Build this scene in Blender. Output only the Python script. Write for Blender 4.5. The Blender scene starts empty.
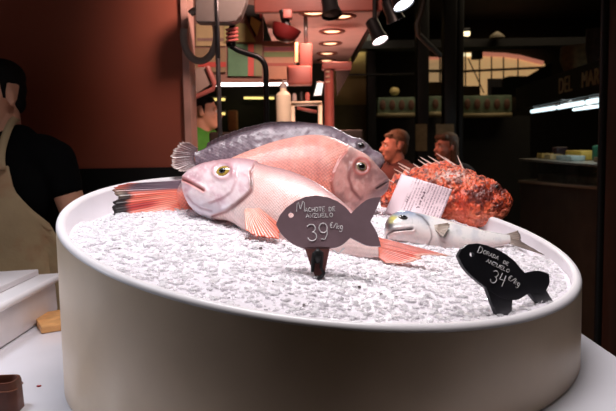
import bpy, bmesh, math, random
import numpy as np
from mathutils import Vector, Matrix
random.seed(7)
RNG = np.random.RandomState(11)
SC = bpy.context.scene
COL = SC.collection
PI = math.pi

# ------------------------------------------------------------------ camera
F_PX, PITCH, ROLL = 645.0, math.radians(5.15), math.radians(1.0)
CP, SP, CR, SR = math.cos(PITCH), math.sin(PITCH), math.cos(ROLL), math.sin(ROLL)
EYE = np.array([0.0, 0.0, 1.58])


def ray(px, py):
    dx, dy = px - 308.0, py - 205.5
    u = dx * CR - dy * SR
    v = dx * SR + dy * CR
    return np.array([u / F_PX, CP - v / F_PX * SP, -SP - v / F_PX * CP])


def at_y(px, py, y):
    d = ray(px, py)
    return EYE + d * (y / d[1])


def at_z(px, py, z):
    d = ray(px, py)
    return EYE + d * ((z - EYE[2]) / d[2])


def at_x(px, py, x):
    d = ray(px, py)
    return EYE + d * (x / d[0])


def on_plane(px, py, p, n):
    d = ray(px, py)
    return EYE + d * (np.dot(p - EYE, n) / np.dot(d, n))


cam = bpy.data.cameras.new('camera')
cam.sensor_width = 36.0
cam.lens = F_PX * 36.0 / 616.0
cam.clip_start, cam.clip_end = 0.02, 100
co = bpy.data.objects.new('camera', cam)
COL.objects.link(co)
U = Vector((0, SP, CP)); FW = Vector((0, CP, -SP)); XW = Vector((1, 0, 0))
right = XW * CR - U * SR
up = XW * SR + U * CR
m = Matrix.Identity(4)
for i in range(3):
    m[i][0], m[i][1], m[i][2], m[i][3] = right[i], up[i], -FW[i], EYE[i]
co.matrix_world = m
cam.dof.use_dof = True
cam.dof.focus_distance = 1.42
cam.dof.aperture_fstop = 7.1
SC.camera = co
SC.view_settings.view_transform = 'Standard'
SC.view_settings.look = 'None'
SC.view_settings.exposure = 0.0
SC.view_settings.gamma = 1.0
SC.view_settings.use_curve_mapping = False
SC.cycles.use_denoising = True
SC.cycles.max_bounces = 8
SC.cycles.sample_clamp_indirect = 4.0


# ------------------------------------------------------------------ helpers
def lin(c):
    c = np.asarray(c, float) / 255.0
    return np.where(c <= 0.04045, c / 12.92, ((c + 0.055) / 1.055) ** 2.4)


def mat(name, rgb, rough=0.5, metal=0.0, var=0.15, nscale=8.0, bump=0.0, bscale=60.0, coat=0.0, emit=None, estr=0.0, spec=0.5):
    m = bpy.data.materials.new(name)
    m.use_nodes = True
    nt = m.node_tree
    b = nt.nodes['Principled BSDF']
    c = lin(rgb)
    tc = nt.nodes.new('ShaderNodeTexCoord')
    nz = nt.nodes.new('ShaderNodeTexNoise')
    nz.inputs['Scale'].default_value = nscale
    nz.inputs['Detail'].default_value = 5
    nt.links.new(tc.outputs['Object'], nz.inputs['Vector'])
    rp = nt.nodes.new('ShaderNodeValToRGB')
    rp.color_ramp.elements[0].position = 0.3
    rp.color_ramp.elements[1].position = 0.7
    rp.color_ramp.elements[0].color = (*(c * (1 - var)), 1)
    rp.color_ramp.elements[1].color = (*np.minimum(c * (1 + var), 1), 1)
    nt.links.new(nz.outputs['Fac'], rp.inputs['Fac'])
    nt.links.new(rp.outputs['Color'], b.inputs['Base Color'])
    b.inputs['Roughness'].default_value = rough
    b.inputs['Metallic'].default_value = metal
    b.inputs['Specular IOR Level'].default_value = spec
    b.inputs['Coat Weight'].default_value = coat
    b.inputs['Coat Roughness'].default_value = 0.08
    if bump:
        n2 = nt.nodes.new('ShaderNodeTexNoise')
        n2.inputs['Scale'].default_value = bscale
        n2.inputs['Detail'].default_value = 6
        nt.links.new(tc.outputs['Object'], n2.inputs['Vector'])
        bp = nt.nodes.new('ShaderNodeBump')
        bp.inputs['Strength'].default_value = bump
        bp.inputs['Distance'].default_value = 0.004
        nt.links.new(n2.outputs['Fac'], bp.inputs['Height'])
        nt.links.new(bp.outputs['Normal'], b.inputs['Normal'])
    if emit is not None:
        b.inputs['Emission Color'].default_value = (*lin(emit), 1)
        b.inputs['Emission Strength'].default_value = estr
    return m


def newobj(name, me, material=None, parent=None, smooth=True):
    if smooth:
        for p in me.polygons:
            p.use_smooth = True
    o = bpy.data.objects.new(name, me)
    COL.objects.link(o)
    if material is not None:
        me.materials.append(material)
    if parent is not None:
        o.parent = parent
        o.matrix_parent_inverse = Matrix.Translation(-Vector(parent.location))
    return o


class MB:
    def __init__(s):
        s.v, s.f, s.mi = [], [], []

    def add(s, vs, fs, mi=0):
        b = len(s.v)
        s.v += [tuple(map(float, p)) for p in vs]
        s.f += [tuple(b + i for i in f) for f in fs]
        s.mi += [mi] * len(fs)
        return s

    def box(s, lo, hi, M=None, bev=0.0):
        bm = bmesh.new()
        bmesh.ops.create_cube(bm, size=1)
        lo, hi = np.array(lo, float), np.array(hi, float)
        for v in bm.verts:
            v.co = Vector((lo + hi) / 2 + np.array(v.co) * (hi - lo))
        if bev:
            bmesh.ops.bevel(bm, geom=bm.edges[:], offset=bev, segments=3, affect='EDGES', profile=0.5)
        if M is not None:
            bmesh.ops.transform(bm, matrix=M, verts=bm.verts)
        bm.verts.index_update()
        s.add([v.co for v in bm.verts], [[v.index for v in f.verts] for f in bm.faces])
        bm.free()
        return s

    def tube(s, pts, r, seg=10, cap=True):
        pts = [Vector(p) for p in pts]
        rs = r if hasattr(r, '__len__') else [r] * len(pts)
        rings = []
        prev = None
        for i, p in enumerate(pts):
            a = pts[max(i - 1, 0)]; b = pts[min(i + 1, len(pts) - 1)]
            t = (b - a).normalized()
            if prev is None:
                x = t.orthogonal().normalized()
            else:
                x = (prev - t * prev.dot(t))
                x = x.normalized() if x.length > 1e-6 else t.orthogonal().normalized()
            prev = x
            y = t.cross(x)
            rings.append([p + (x * math.cos(2 * PI * k / seg) + y * math.sin(2 * PI * k / seg)) * rs[i] for k in range(seg)])
        vs = [q for rg in rings for q in rg]
        fs = []
        for i in range(len(rings) - 1):
            for k in range(seg):
                k2 = (k + 1) % seg
                fs.append((i * seg + k, i * seg + k2, (i + 1) * seg + k2, (i + 1) * seg + k))
        if cap:
            fs.append(tuple(range(seg))[::-1])
            fs.append(tuple((len(rings) - 1) * seg + k for k in range(seg)))
        return s.add(vs, fs)

    def lathe(s, prof, c=(0, 0, 0), seg=32, M=None):
        vs = []
        for r, z in prof:
            for k in range(seg):
                a = 2 * PI * k / seg
                p = Vector((r * math.cos(a), r * math.sin(a), z))
                if M is not None:
                    p = M @ p
                vs.append(p + Vector(c))
        fs = []
        for i in range(len(prof) - 1):
            for k in range(seg):
                k2 = (k + 1) % seg
                fs.append((i * seg + k, i * seg + k2, (i + 1) * seg + k2, (i + 1) * seg + k))
        fs.append(tuple(range(seg))[::-1])
        fs.append(tuple((len(prof) - 1) * seg + k for k in range(seg)))
        return s.add(vs, fs)

    def ell(s, c, r, R=None, seg=20, rings=12):
        vs, fs = [], []
        for i in range(rings + 1):
            a = PI * i / rings
            for k in range(seg):
                b = 2 * PI * k / seg
                p = Vector((r[0] * math.sin(a) * math.cos(b), r[1] * math.sin(a) * math.sin(b), r[2] * math.cos(a)))
                if R is not None:
                    p = R @ p
                vs.append(p + Vector(c))
        for i in range(rings):
            for k in range(seg):
                k2 = (k + 1) % seg
                fs.append((i * seg + k, (i + 1) * seg + k, (i + 1) * seg + k2, i * seg + k2))
        return s.add(vs, fs)

    def poly(s, pts3, off):
        """closed outline (3D points in one plane) extruded by the vector off"""
        n = len(pts3)
        off = np.array(off, float)
        vs = [np.array(p, float) for p in pts3] + [np.array(p, float) + off for p in pts3]
        fs = [tuple(range(n)), tuple(range(n, 2 * n))[::-1]]
        fs += [(i, n + i, n + (i + 1) % n, (i + 1) % n) for i in range(n)]
        return s.add(vs, fs)

    def build(s, name, material=None, parent=None, smooth=True, sharp=True):
        me = bpy.data.meshes.new(name)
        me.from_pydata(s.v, [], s.f)
        bm = bmesh.new(); bm.from_mesh(me)
        bmesh.ops.remove_doubles(bm, verts=bm.verts, dist=1e-6)
        bmesh.ops.recalc_face_normals(bm, faces=bm.faces)
        if smooth and sharp:
            for e in bm.edges:
                if len(e.link_faces) == 2 and e.calc_face_angle(0) > 0.6:
                    e.smooth = False
        bm.to_mesh(me); bm.free()
        return newobj(name, me, material, parent, smooth)


def tag(o, label=None, cat=None, group=None, kind=None):
    if label: o['label'] = label
    if cat: o['category'] = cat
    if group: o['group'] = group
    if kind: o['kind'] = kind
    return o


def empty(name, loc, label, cat, group=None):
    o = bpy.data.objects.new(name, None)
    COL.objects.link(o)
    o.location = Vector([float(x) for x in loc])
    o.empty_display_size = 0.05
    return tag(o, label, cat, group)


def crom(pts, n, closed=False):
    """Catmull-Rom resample by chord length"""
    P = np.asarray(pts, float)
    if closed:
        P = np.vstack([P[-1], P, P[0], P[1]])
    else:
        P = np.vstack([2 * P[0] - P[1], P, 2 * P[-1] - P[-2]])
    d = np.sqrt(np.linalg.norm(np.diff(P, axis=0), axis=1)) + 1e-9
    T = np.concatenate([[0], np.cumsum(d)])
    ts = np.linspace(T[1], T[-2], n + (1 if closed else 0))
    if closed: ts = ts[:-1]
    out = []
    for t in ts:
        i = min(max(np.searchsorted(T, t, side='right') - 1, 1), len(P) - 3)
        p0, p1, p2, p3 = P[i - 1:i + 3]
        t0, t1, t2, t3 = T[i - 1:i + 3]
        A1 = (t1 - t) / (t1 - t0) * p0 + (t - t0) / (t1 - t0) * p1
        A2 = (t2 - t) / (t2 - t1) * p1 + (t - t1) / (t2 - t1) * p2
        A3 = (t3 - t) / (t3 - t2) * p2 + (t - t2) / (t3 - t2) * p3
        B1 = (t2 - t) / (t2 - t0) * A1 + (t - t0) / (t2 - t0) * A2
        B2 = (t3 - t) / (t3 - t1) * A2 + (t - t1) / (t3 - t1) * A3
        out.append((t2 - t) / (t2 - t1) * B1 + (t - t1) / (t2 - t1) * B2)
    return np.array(out)


def _h(ix, iy, iz, seed):
    n = (ix * 374761393 + iy * 668265263 + iz * 2147483647 + seed * 974711) & 0x7fffffff
    n = ((n ^ (n >> 13)) * 1274126177) & 0x7fffffff
    return ((n ^ (n >> 16)) & 0xffff) / 65535.0


def vnoise(p, seed=0, octs=3):
    """value noise on an (N,k) array -> 0..1"""
    p = np.asarray(p, float)
    if p.shape[1] == 2: p = np.hstack([p, np.zeros((len(p), 1))])
    tot, amp, s = np.zeros(len(p)), 1.0, 0.0
    for o in range(octs):
        i = np.floor(p).astype(np.int64); f = p - i
        f = f * f * (3 - 2 * f)
        r = 0
        for dx in (0, 1):
            for dy in (0, 1):
                for dz in (0, 1):
                    w = (f[:, 0] if dx else 1 - f[:, 0]) * (f[:, 1] if dy else 1 - f[:, 1]) * (f[:, 2] if dz else 1 - f[:, 2])
                    r = r + w * _h(i[:, 0] + dx, i[:, 1] + dy, i[:, 2] + dz, seed + o)
        tot += amp * r; s += amp; amp *= 0.5
        p = p * 2.03 + 17.1
    return tot / s


def sstep(a, b, x):
    t = np.clip((x - a) / (b - a), 0, 1)
    return t * t * (3 - 2 * t)


def pl_dist(px, py, line):
    """distance to a polyline and the sign of the side (positive = left of travel, y down)"""
    P = np.stack([px, py], 1)
    L = np.asarray(line, float)
    best = np.full(len(P), 1e9); sg = np.zeros(len(P))
    for a, b in zip(L[:-1], L[1:]):
        ab = b - a
        t = np.clip(((P - a) @ ab) / (ab @ ab), 0, 1)
        q = a + t[:, None] * ab
        d = np.linalg.norm(P - q, axis=1)
        c = ab[0] * (P[:, 1] - a[1]) - ab[1] * (P[:, 0] - a[0])
        k = d < best
        best[k] = d[k]; sg[k] = np.sign(c[k])
    return best, sg


def set_attr(me, name, arr, typ):
    a = me.attributes.new(name, typ, 'POINT')
    if typ == 'FLOAT_COLOR':
        a.data.foreach_set('color', np.hstack([arr, np.ones((len(arr), 1))]).astype(np.float32).ravel())
    elif typ == 'FLOAT':
        a.data.foreach_set('value', arr.astype(np.float32))
    else:
        a.data.foreach_set('vector', arr.astype(np.float32).ravel())


def skin_mat(name, rough=0.3, scale=140.0, bump=0.6, coat=0.6, dark=0.3, sss=0.08):
    """wet fish skin: pigment from the mesh attribute, overlapping scales from a voronoi in body coordinates"""
    m = bpy.data.materials.new(name); m.use_nodes = True
    nt = m.node_tree; b = nt.nodes['Principled BSDF']; L = nt.links.new
    ca = nt.nodes.new('ShaderNodeAttribute'); ca.attribute_name = 'pigment'
    sa = nt.nodes.new('ShaderNodeAttribute'); sa.attribute_name = 'scaly'
    va = nt.nodes.new('ShaderNodeAttribute'); va.attribute_name = 'body'
    vo = nt.nodes.new('ShaderNodeTexVoronoi'); vo.voronoi_dimensions = '2D'
    vo.inputs['Scale'].default_value = scale; vo.inputs['Randomness'].default_value = 0.3
    mg = nt.nodes.new('ShaderNodeMapping'); mg.inputs['Rotation'].default_value = (0, 0, math.radians(45)); mg.inputs['Scale'].default_value = (1, 1, 1)
    L(va.outputs['Vector'], mg.inputs['Vector']); L(mg.outputs[0], vo.inputs['Vector'])
    mu = nt.nodes.new('ShaderNodeMath'); mu.operation = 'MULTIPLY'
    L(vo.outputs['Distance'], mu.inputs[0]); L(sa.outputs['Fac'], mu.inputs[1])
    mr = nt.nodes.new('ShaderNodeMapRange')
    mr.inputs['From Min'].default_value = 0.2; mr.inputs['From Max'].default_value = 0.75
    mr.inputs['To Min'].default_value = 1.0; mr.inputs['To Max'].default_value = 1.0 - dark
    L(mu.outputs[0], mr.inputs['Value'])
    mx = nt.nodes.new('ShaderNodeMix'); mx.data_type = 'RGBA'; mx.blend_type = 'MULTIPLY'
    mx.inputs['Factor'].default_value = 1.0
    L(ca.outputs['Color'], mx.inputs[6]); L(mr.outputs['Result'], mx.inputs[7])
    L(mx.outputs[2], b.inputs['Base Color'])
    nz = nt.nodes.new('ShaderNodeTexNoise'); nz.inputs['Scale'].default_value = 220
    L(va.outputs['Vector'], nz.inputs['Vector'])
    ad = nt.nodes.new('ShaderNodeMath'); ad.operation = 'MULTIPLY_ADD'
    ad.inputs[1].default_value = 0.35
    L(nz.outputs['Fac'], ad.inputs[0]); L(mu.outputs[0], ad.inputs[2])
    bp = nt.nodes.new('ShaderNodeBump'); bp.invert = True
    bp.inputs['Strength'].default_value = bump; bp.inputs['Distance'].default_value = 0.0015
    L(ad.outputs[0], bp.inputs['Height']); L(bp.outputs['Normal'], b.inputs['Normal'])
    b.inputs['Roughness'].default_value = rough
    b.inputs['Coat Weight'].default_value = coat
    b.inputs['Coat Roughness'].default_value = 0.12
    b.inputs['Subsurface Weight'].default_value = sss
    b.inputs['Subsurface Radius'].default_value = (0.01, 0.004, 0.003)
    return m


M = {}
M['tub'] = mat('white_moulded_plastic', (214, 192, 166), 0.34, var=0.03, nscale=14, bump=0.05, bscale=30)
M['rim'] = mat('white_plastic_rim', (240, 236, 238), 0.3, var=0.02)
M['table'] = mat('glossy_white_worktop', (226, 224, 230), 0.16, var=0.04, nscale=5)
M['whitebin'] = mat('white_polypropylene', (226, 220, 222), 0.4, var=0.05)
M['wood'] = mat('pale_wood', (205, 150, 92), 0.55, var=0.22, nscale=24)
M['brown'] = mat('dark_brown_leather', (92, 50, 36), 0.45, var=0.25, nscale=30, bump=0.2)
M['redwall'] = mat('terracotta_paint', (184, 102, 80), 0.6, var=0.08, nscale=2)
M['black'] = mat('matt_black', (16, 15, 15), 0.5, var=0.3)
M['blackmetal'] = mat('black_metal', (20, 20, 21), 0.35, metal=0.3, var=0.2)
M['steel'] = mat('grey_steel', (120, 116, 118), 0.38, metal=0.6, var=0.15)
M['greybox'] = mat('grey_enamel', (150, 140, 135), 0.45, var=0.15)
M['pinkpaint'] = mat('pale_pink_paint', (156, 88, 80), 0.5, var=0.12)
M['cream'] = mat('cream_plastic', (222, 208, 180), 0.45, var=0.08)
M['darkred'] = mat('dark_red_plastic', (92, 26, 26), 0.32, var=0.2)
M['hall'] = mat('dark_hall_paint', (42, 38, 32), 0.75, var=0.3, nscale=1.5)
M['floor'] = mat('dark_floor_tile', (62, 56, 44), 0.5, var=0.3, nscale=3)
M['yellow'] = mat('ochre_wall_paint', (200, 172, 104), 0.6, var=0.1, nscale=3)
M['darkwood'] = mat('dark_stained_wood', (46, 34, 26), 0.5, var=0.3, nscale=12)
M['bead'] = mat('white_glass_lens', (250, 250, 250), 0.3, emit=(255, 250, 244), estr=9)
M['whitelens'] = mat('cool_lamp_lens', (250, 250, 250), 0.3, emit=(236, 240, 255), estr=7)
M['pinklens'] = mat('warm_lamp_lens', (250, 240, 240), 0.3, emit=(255, 226, 226), estr=6)
M['redlens'] = mat('rosy_lamp_lens', (250, 200, 180), 0.3, emit=(255, 196, 150), estr=3.2)
M['tubelamp'] = mat('fluorescent_tube', (250, 250, 250), 0.3, emit=(255, 238, 232), estr=5)
M['yellowtube'] = mat('yellow_tube', (250, 240, 190), 0.3, emit=(255, 226, 130), estr=1.6)
M['cooltube'] = mat('cool_tube', (240, 250, 255), 0.3, emit=(208, 232, 238), estr=2.0)
M['slate'] = mat('slate_board', (138, 114, 120), 0.3, var=0.12, nscale=20, bump=0.05, bscale=120)
M['blackslate'] = mat('black_board', (44, 43, 48), 0.38, var=0.15, nscale=20, bump=0.05, bscale=120)
M['chalk'] = mat('white_chalk_ink', (240, 236, 236), 0.8, var=0.05)
M['brass'] = mat('brass_eyelet', (196, 160, 110), 0.35, metal=0.5)
M['clearclip'] = mat('clear_plastic', (210, 205, 205), 0.2, var=0.05)

# ------------------------------------------------------------------ tub plane
TX, TY, TZ, TA, TB, TR = 0.0239, 1.5751, 1.3919, -0.1194, 0.1338, 0.60
TABLE_Z = 1.11
TSL = 0.045       # the worktop falls gently to the left


def table_z(x):
    return TABLE_Z + TSL * (x - 0.6)


def on_table(px, py, h=0.0):
    return on_plane(px, py, np.array([0.6, 0, TABLE_Z + h]), np.array([-TSL, 0, 1.0]))




def rim_z(x, y):
    return TZ + TA * (x - TX) + TB * (y - TY)


def ice_off(x, y):
    r = math.hypot(x - TX, y - TY) / TR
    return -0.034 + 0.016 * (1 - min(r, 1) ** 2) + (0.026 * max(0, (TY - y) / TR) * min(1, r))


def on_ice(px, py, off=None):
    p = np.array([TX, TY, TZ - 0.03])
    n = np.array([-TA, -TB, 1.0])
    q = on_plane(px, py, p, n)
    for _ in range(4):
        o = ice_off(q[0], q[1]) if off is None else off
        q = on_plane(px, py, np.array([TX, TY, TZ + o]), n)
    return q


def plane_through(a, b, lean):
    """plane holding the line a-b, leaning back by lean degrees; normal towards the camera"""
    a, b = np.array(a, float), np.array(b, float)
    d = (b - a) / np.linalg.norm(b - a)
    n0 = np.cross(d, np.array([0, 0, 1.0])); n0 /= np.linalg.norm(n0)
    if n0[1] > 0: n0 = -n0
    z0 = np.cross(n0, d)
    if z0[2] < 0: z0 = -z0
    e = math.radians(lean)
    n = math.cos(e) * n0 + math.sin(e) * z0
    return a, n / np.linalg.norm(n)


# ------------------------------------------------------------------ the tub of ice
def rot_tub():
    seg = 192
    t = empty('ice_tub', (TX, TY, TABLE_Z), 'big round white plastic tub with slanted rim, filled with crushed ice, on the white worktop', 'tub')
    prof_out = []      # (radius offset, height above the rim plane; None -> fraction towards table)
    body = MB()
    rows = []
    for k in range(14):                       # outer wall, bottom to top
        rows.append(('w', k / 13.0))
    vs = []
    fr = [0.0, 0.004, 0.012] + [0.03 + 0.97 * i / 14 for i in range(15)]
    rad = [TR - 0.010, TR - 0.004, TR] + [TR] * 15
    n = 0
    for r, q in zip(rad, fr):
        for k in range(seg):
            a = 2 * PI * k / seg
            x, y = TX + r * math.sin(a), TY - r * math.cos(a)
            zt = rim_z(x, y) - 0.012
            vs.append((x, y, table_z(x) + 0.001 + (zt - table_z(x)) * q))
        n += 1
    # bottom inside
    for r in (TR - 0.012,):
        for k in range(seg):
            a = 2 * PI * k / seg
            x, y = TX + r * math.sin(a), TY - r * math.cos(a)
            vs.append((x, y, rim_z(x, y) - 0.012))
        n += 1
    for k in range(seg):
        a = 2 * PI * k / seg
        r = TR - 0.014
        x, y = TX + r * math.sin(a), TY - r * math.cos(a)
        vs.append((x, y, rim_z(x, y) - 0.12))
    n += 1
    fs = [(i * seg + k, i * seg + (k + 1) % seg, (i + 1) * seg + (k + 1) % seg, (i + 1) * seg + k) for i in range(n - 1) for k in range(seg)]
    fs.append(tuple(range(seg))[::-1])
    fs.append(tuple((n - 1) * seg + k for k in range(seg)))
    body.add(vs, fs)
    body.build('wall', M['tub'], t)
    # rounded lip
    lip = MB(); vs = []
    prof = []
    for i in range(13):
        a = -0.35 + (PI + 0.7) * i / 12
        prof.append((TR - 0.010 + 0.010 * math.cos(a), -0.010 + 0.010 * math.sin(a)))
    prof.append((TR - 0.022, -0.06)); prof.append((TR - 0.024, -0.1)); prof.append((TR - 0.012, -0.1)); prof.append((TR - 0.004, -0.018))
    for r, h in prof:
        for k in range(seg):
            a = 2 * PI * k / seg
            x, y = TX + r * math.sin(a), TY - r * math.cos(a)
            vs.append((x, y, rim_z(x, y) + h))
    n = len(prof)
    fs = [(i * seg + k, i * seg + (k + 1) % seg, ((i + 1) % n) * seg + (k + 1) % seg, ((i + 1) % n) * seg + k) for i in range(n) for k in range(seg)]
    lip.add(vs, fs)
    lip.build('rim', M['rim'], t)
    return t


rot_tub()


def ice_material():
    m = bpy.data.materials.new('crushed_ice'); m.use_nodes = True
    nt = m.node_tree; b = nt.nodes['Principled BSDF']; L = nt.links.new
    tc = nt.nodes.new('ShaderNodeTexCoord')
    nz = nt.nodes.new('ShaderNodeTexNoise'); nz.inputs['Scale'].default_value = 90; nz.inputs['Detail'].default_value = 8
    L(tc.outputs['Object'], nz.inputs['Vector'])
    vo = nt.nodes.new('ShaderNodeTexVoronoi'); vo.inputs['Scale'].default_value = 130; vo.feature = 'F1'
    L(tc.outputs['Object'], vo.inputs['Vector'])
    rp = nt.nodes.new('ShaderNodeValToRGB')
    rp.color_ramp.elements[0].position = 0.28; rp.color_ramp.elements[1].position = 0.55
    rp.color_ramp.elements[0].color = (*lin((236, 230, 237)), 1); rp.color_ramp.elements[1].color = (*lin((240, 234, 240)), 1)
    L(nz.outputs['Fac'], rp.inputs['Fac']); L(rp.outputs['Color'], b.inputs['Base Color'])
    mx = nt.nodes.new('ShaderNodeMath'); mx.operation = 'ADD'
    L(nz.outputs['Fac'], mx.inputs[0]); L(vo.outputs['Distance'], mx.inputs[1])
    bp = nt.nodes.new('ShaderNodeBump'); bp.inputs['Strength'].default_value = 0.2; bp.inputs['Distance'].default_value = 0.005
    L(mx.outputs[0], bp.inputs['Height']); L(bp.outputs['Normal'], b.inputs['Normal'])
    b.inputs['Roughness'].default_value = 0.22
    b.inputs['IOR'].default_value = 1.31
    b.inputs['Subsurface Weight'].default_value = 0.0
    c = bpy.data.materials.new('clear_ice_chips'); c.use_nodes = True
    nt = c.node_tree; b = nt.nodes['Principled BSDF']; out = nt.nodes['Material Output']
    b.inputs['Base Color'].default_value = (0.98, 0.96, 0.975, 1)
    b.inputs['Roughness'].default_value = 0.12; b.inputs['IOR'].default_value = 1.31
    b.inputs['Alpha'].default_value = 0.52
    d = mat('dark_specks', (120, 112, 108), 0.5)
    return m, c, d


def build_ice():
    mb = MB()
    nr, na = 110, 300
    vs = [(TX, TY, TZ + ice_off(TX, TY))]
    for i in range(1, nr + 1):
        r = (TR - 0.021) * (i / nr)
        for k in range(na):
            a = 2 * PI * (k + 0.5 * (i % 2)) / na
            vs.append((TX + r * math.sin(a), TY - r * math.cos(a), 0))
    V = np.array(vs)
    nz = vnoise(V[:, :2] * 16, 3, 3) - 0.5
    nf = vnoise(V[:, :2] * 95, 9, 3) - 0.5
    off = np.array([ice_off(x, y) for x, y, _ in vs])
    V[:, 2] = TZ + TA * (V[:, 0] - TX) + TB * (V[:, 1] - TY) + off + nz * 0.013 + nf * 0.004
    rr = np.hypot(V[:, 0] - TX, V[:, 1] - TY) / TR
    V[:, 2] -= 0.012 * sstep(0.86, 0.94, rr) * (V[:, 1] > TY) + 0.022 * sstep(0.80, 0.95, rr) * sstep(-.05, -.4, V[:, 0] - TX) * sstep(TY - .45, TY - .15, V[:, 1])
    fs = [(0, 1 + k, 1 + (k + 1) % na) for k in range(na)]
    for i in range(1, nr):
        a0, b0 = 1 + (i - 1) * na, 1 + i * na
        for k in range(na):
            k2 = (k + 1) % na
            if i % 2:
                fs += [(a0 + k, b0 + k, a0 + k2), (a0 + k2, b0 + k, b0 + k2)]
            else:
                fs += [(a0 + k, b0 + k, b0 + k2), (a0 + k, b0 + k2, a0 + k2)]
    mb.add(V, fs, 0)
    # loose chips
    base = np.array([(r_ * math.cos(a_), r_ * math.sin(a_), z_) for r_, z_, o_ in ((1, -1, 0), (.82, .9, .4)) for a_ in (o_, o_ + 1.1, o_ + 2.3, o_ + 3.6, o_ + 4.9)])
    tri = None
    bm = bmesh.new()
    for p in base: bm.verts.new(p)
    bmesh.ops.convex_hull(bm, input=bm.verts)
    bmesh.ops.recalc_face_normals(bm, faces=bm.faces)
    bm.verts.index_update()
    hv = np.array([v.co for v in bm.verts]); hf = [tuple(v.index for v in f.verts) for f in bm.faces]
    bm.free()
    for q in range(11000):
        r = (TR - 0.032) * math.sqrt(random.random()); a = random.uniform(0, 2 * PI)
        x, y = TX + r * math.sin(a), TY - r * math.cos(a)
        if y > TY + 0.1 and random.random() < 0.5: continue
        s = random.choice((0.002, 0.003, 0.003, 0.004, 0.005, 0.0065, 0.008)) * random.uniform(0.7, 1.1)
        P = hv * (1 + 0.35 * (RNG.rand(len(hv), 1) - 0.5)) * np.array([s * random.uniform(.8, 1.6), s, s * random.uniform(.18, .34)])
        e = Matrix.Rotation(random.uniform(0, 6.3), 3, 'Z') @ Matrix.Rotation(random.gauss(0, .2), 3, 'X') @ Matrix.Rotation(random.gauss(0, .2), 3, 'Y')
        P = P @ np.array(e).T
        p2 = np.array([[x, y]])
        z = rim_z(x, y) + ice_off(x, y) + (vnoise(p2 * 16, 3, 3)[0] - .5) * 0.013 + 0.0015
        if r / TR > 0.86 and y > TY: z -= 0.010
        z -= 0.022 * float(sstep(0.80, 0.95, r / TR) * sstep(-.05, -.4, x - TX) * sstep(TY - .45, TY - .15, y))
        mb.add(P + np.array([x, y, z]), hf, 1)
    for q in range(30):
        r = (TR - 0.06) * math.sqrt(random.random()); a = random.uniform(-1.9, 1.9)
        x, y = TX + r * math.sin(a), TY - r * math.cos(a)
        s = random.uniform(0.0012, 0.0026)
        z = rim_z(x, y) + ice_off(x, y) + (vnoise(np.array([[x, y]]) * 16, 3, 3)[0] - .5) * 0.013 + 0.003
        mb.add(hv * np.array([s * 1.6, s, s]) + np.array([x, y, z]), hf, 2)
    me = bpy.data.meshes.new('crushed_ice')
    me.from_pydata(mb.v, [], mb.f)
    for m_ in ice_material(): me.materials.append(m_)
    me.polygons.foreach_set('material_index', mb.mi)
    me.polygons.foreach_set('use_smooth', [len(f) == 3 and max(f) <= nr * na for f in mb.f])
    o = bpy.data.objects.new('crushed_ice', me); COL.objects.link(o)
    return tag(o, 'crushed white ice heaped in the round white tub under the fish', 'ice', kind='stuff')


build_ice()


# ------------------------------------------------------------------ fish
def project(P):
    P = np.atleast_2d(P) - EYE
    yc = P[:, 1] * CP - P[:, 2] * SP
    zc = P[:, 1] * SP + P[:, 2] * CP
    u = F_PX * P[:, 0] / yc; v = -F_PX * zc / yc
    return 308 + u * CR + v * SR, 205.5 - u * SR + v * CR


def mixc(C, col, w):
    w = np.clip(w, 0, 1)[:, None]
    return C * (1 - w) + np.asarray(col, float)[None, :] * w


class Fish:
    pass


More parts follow.
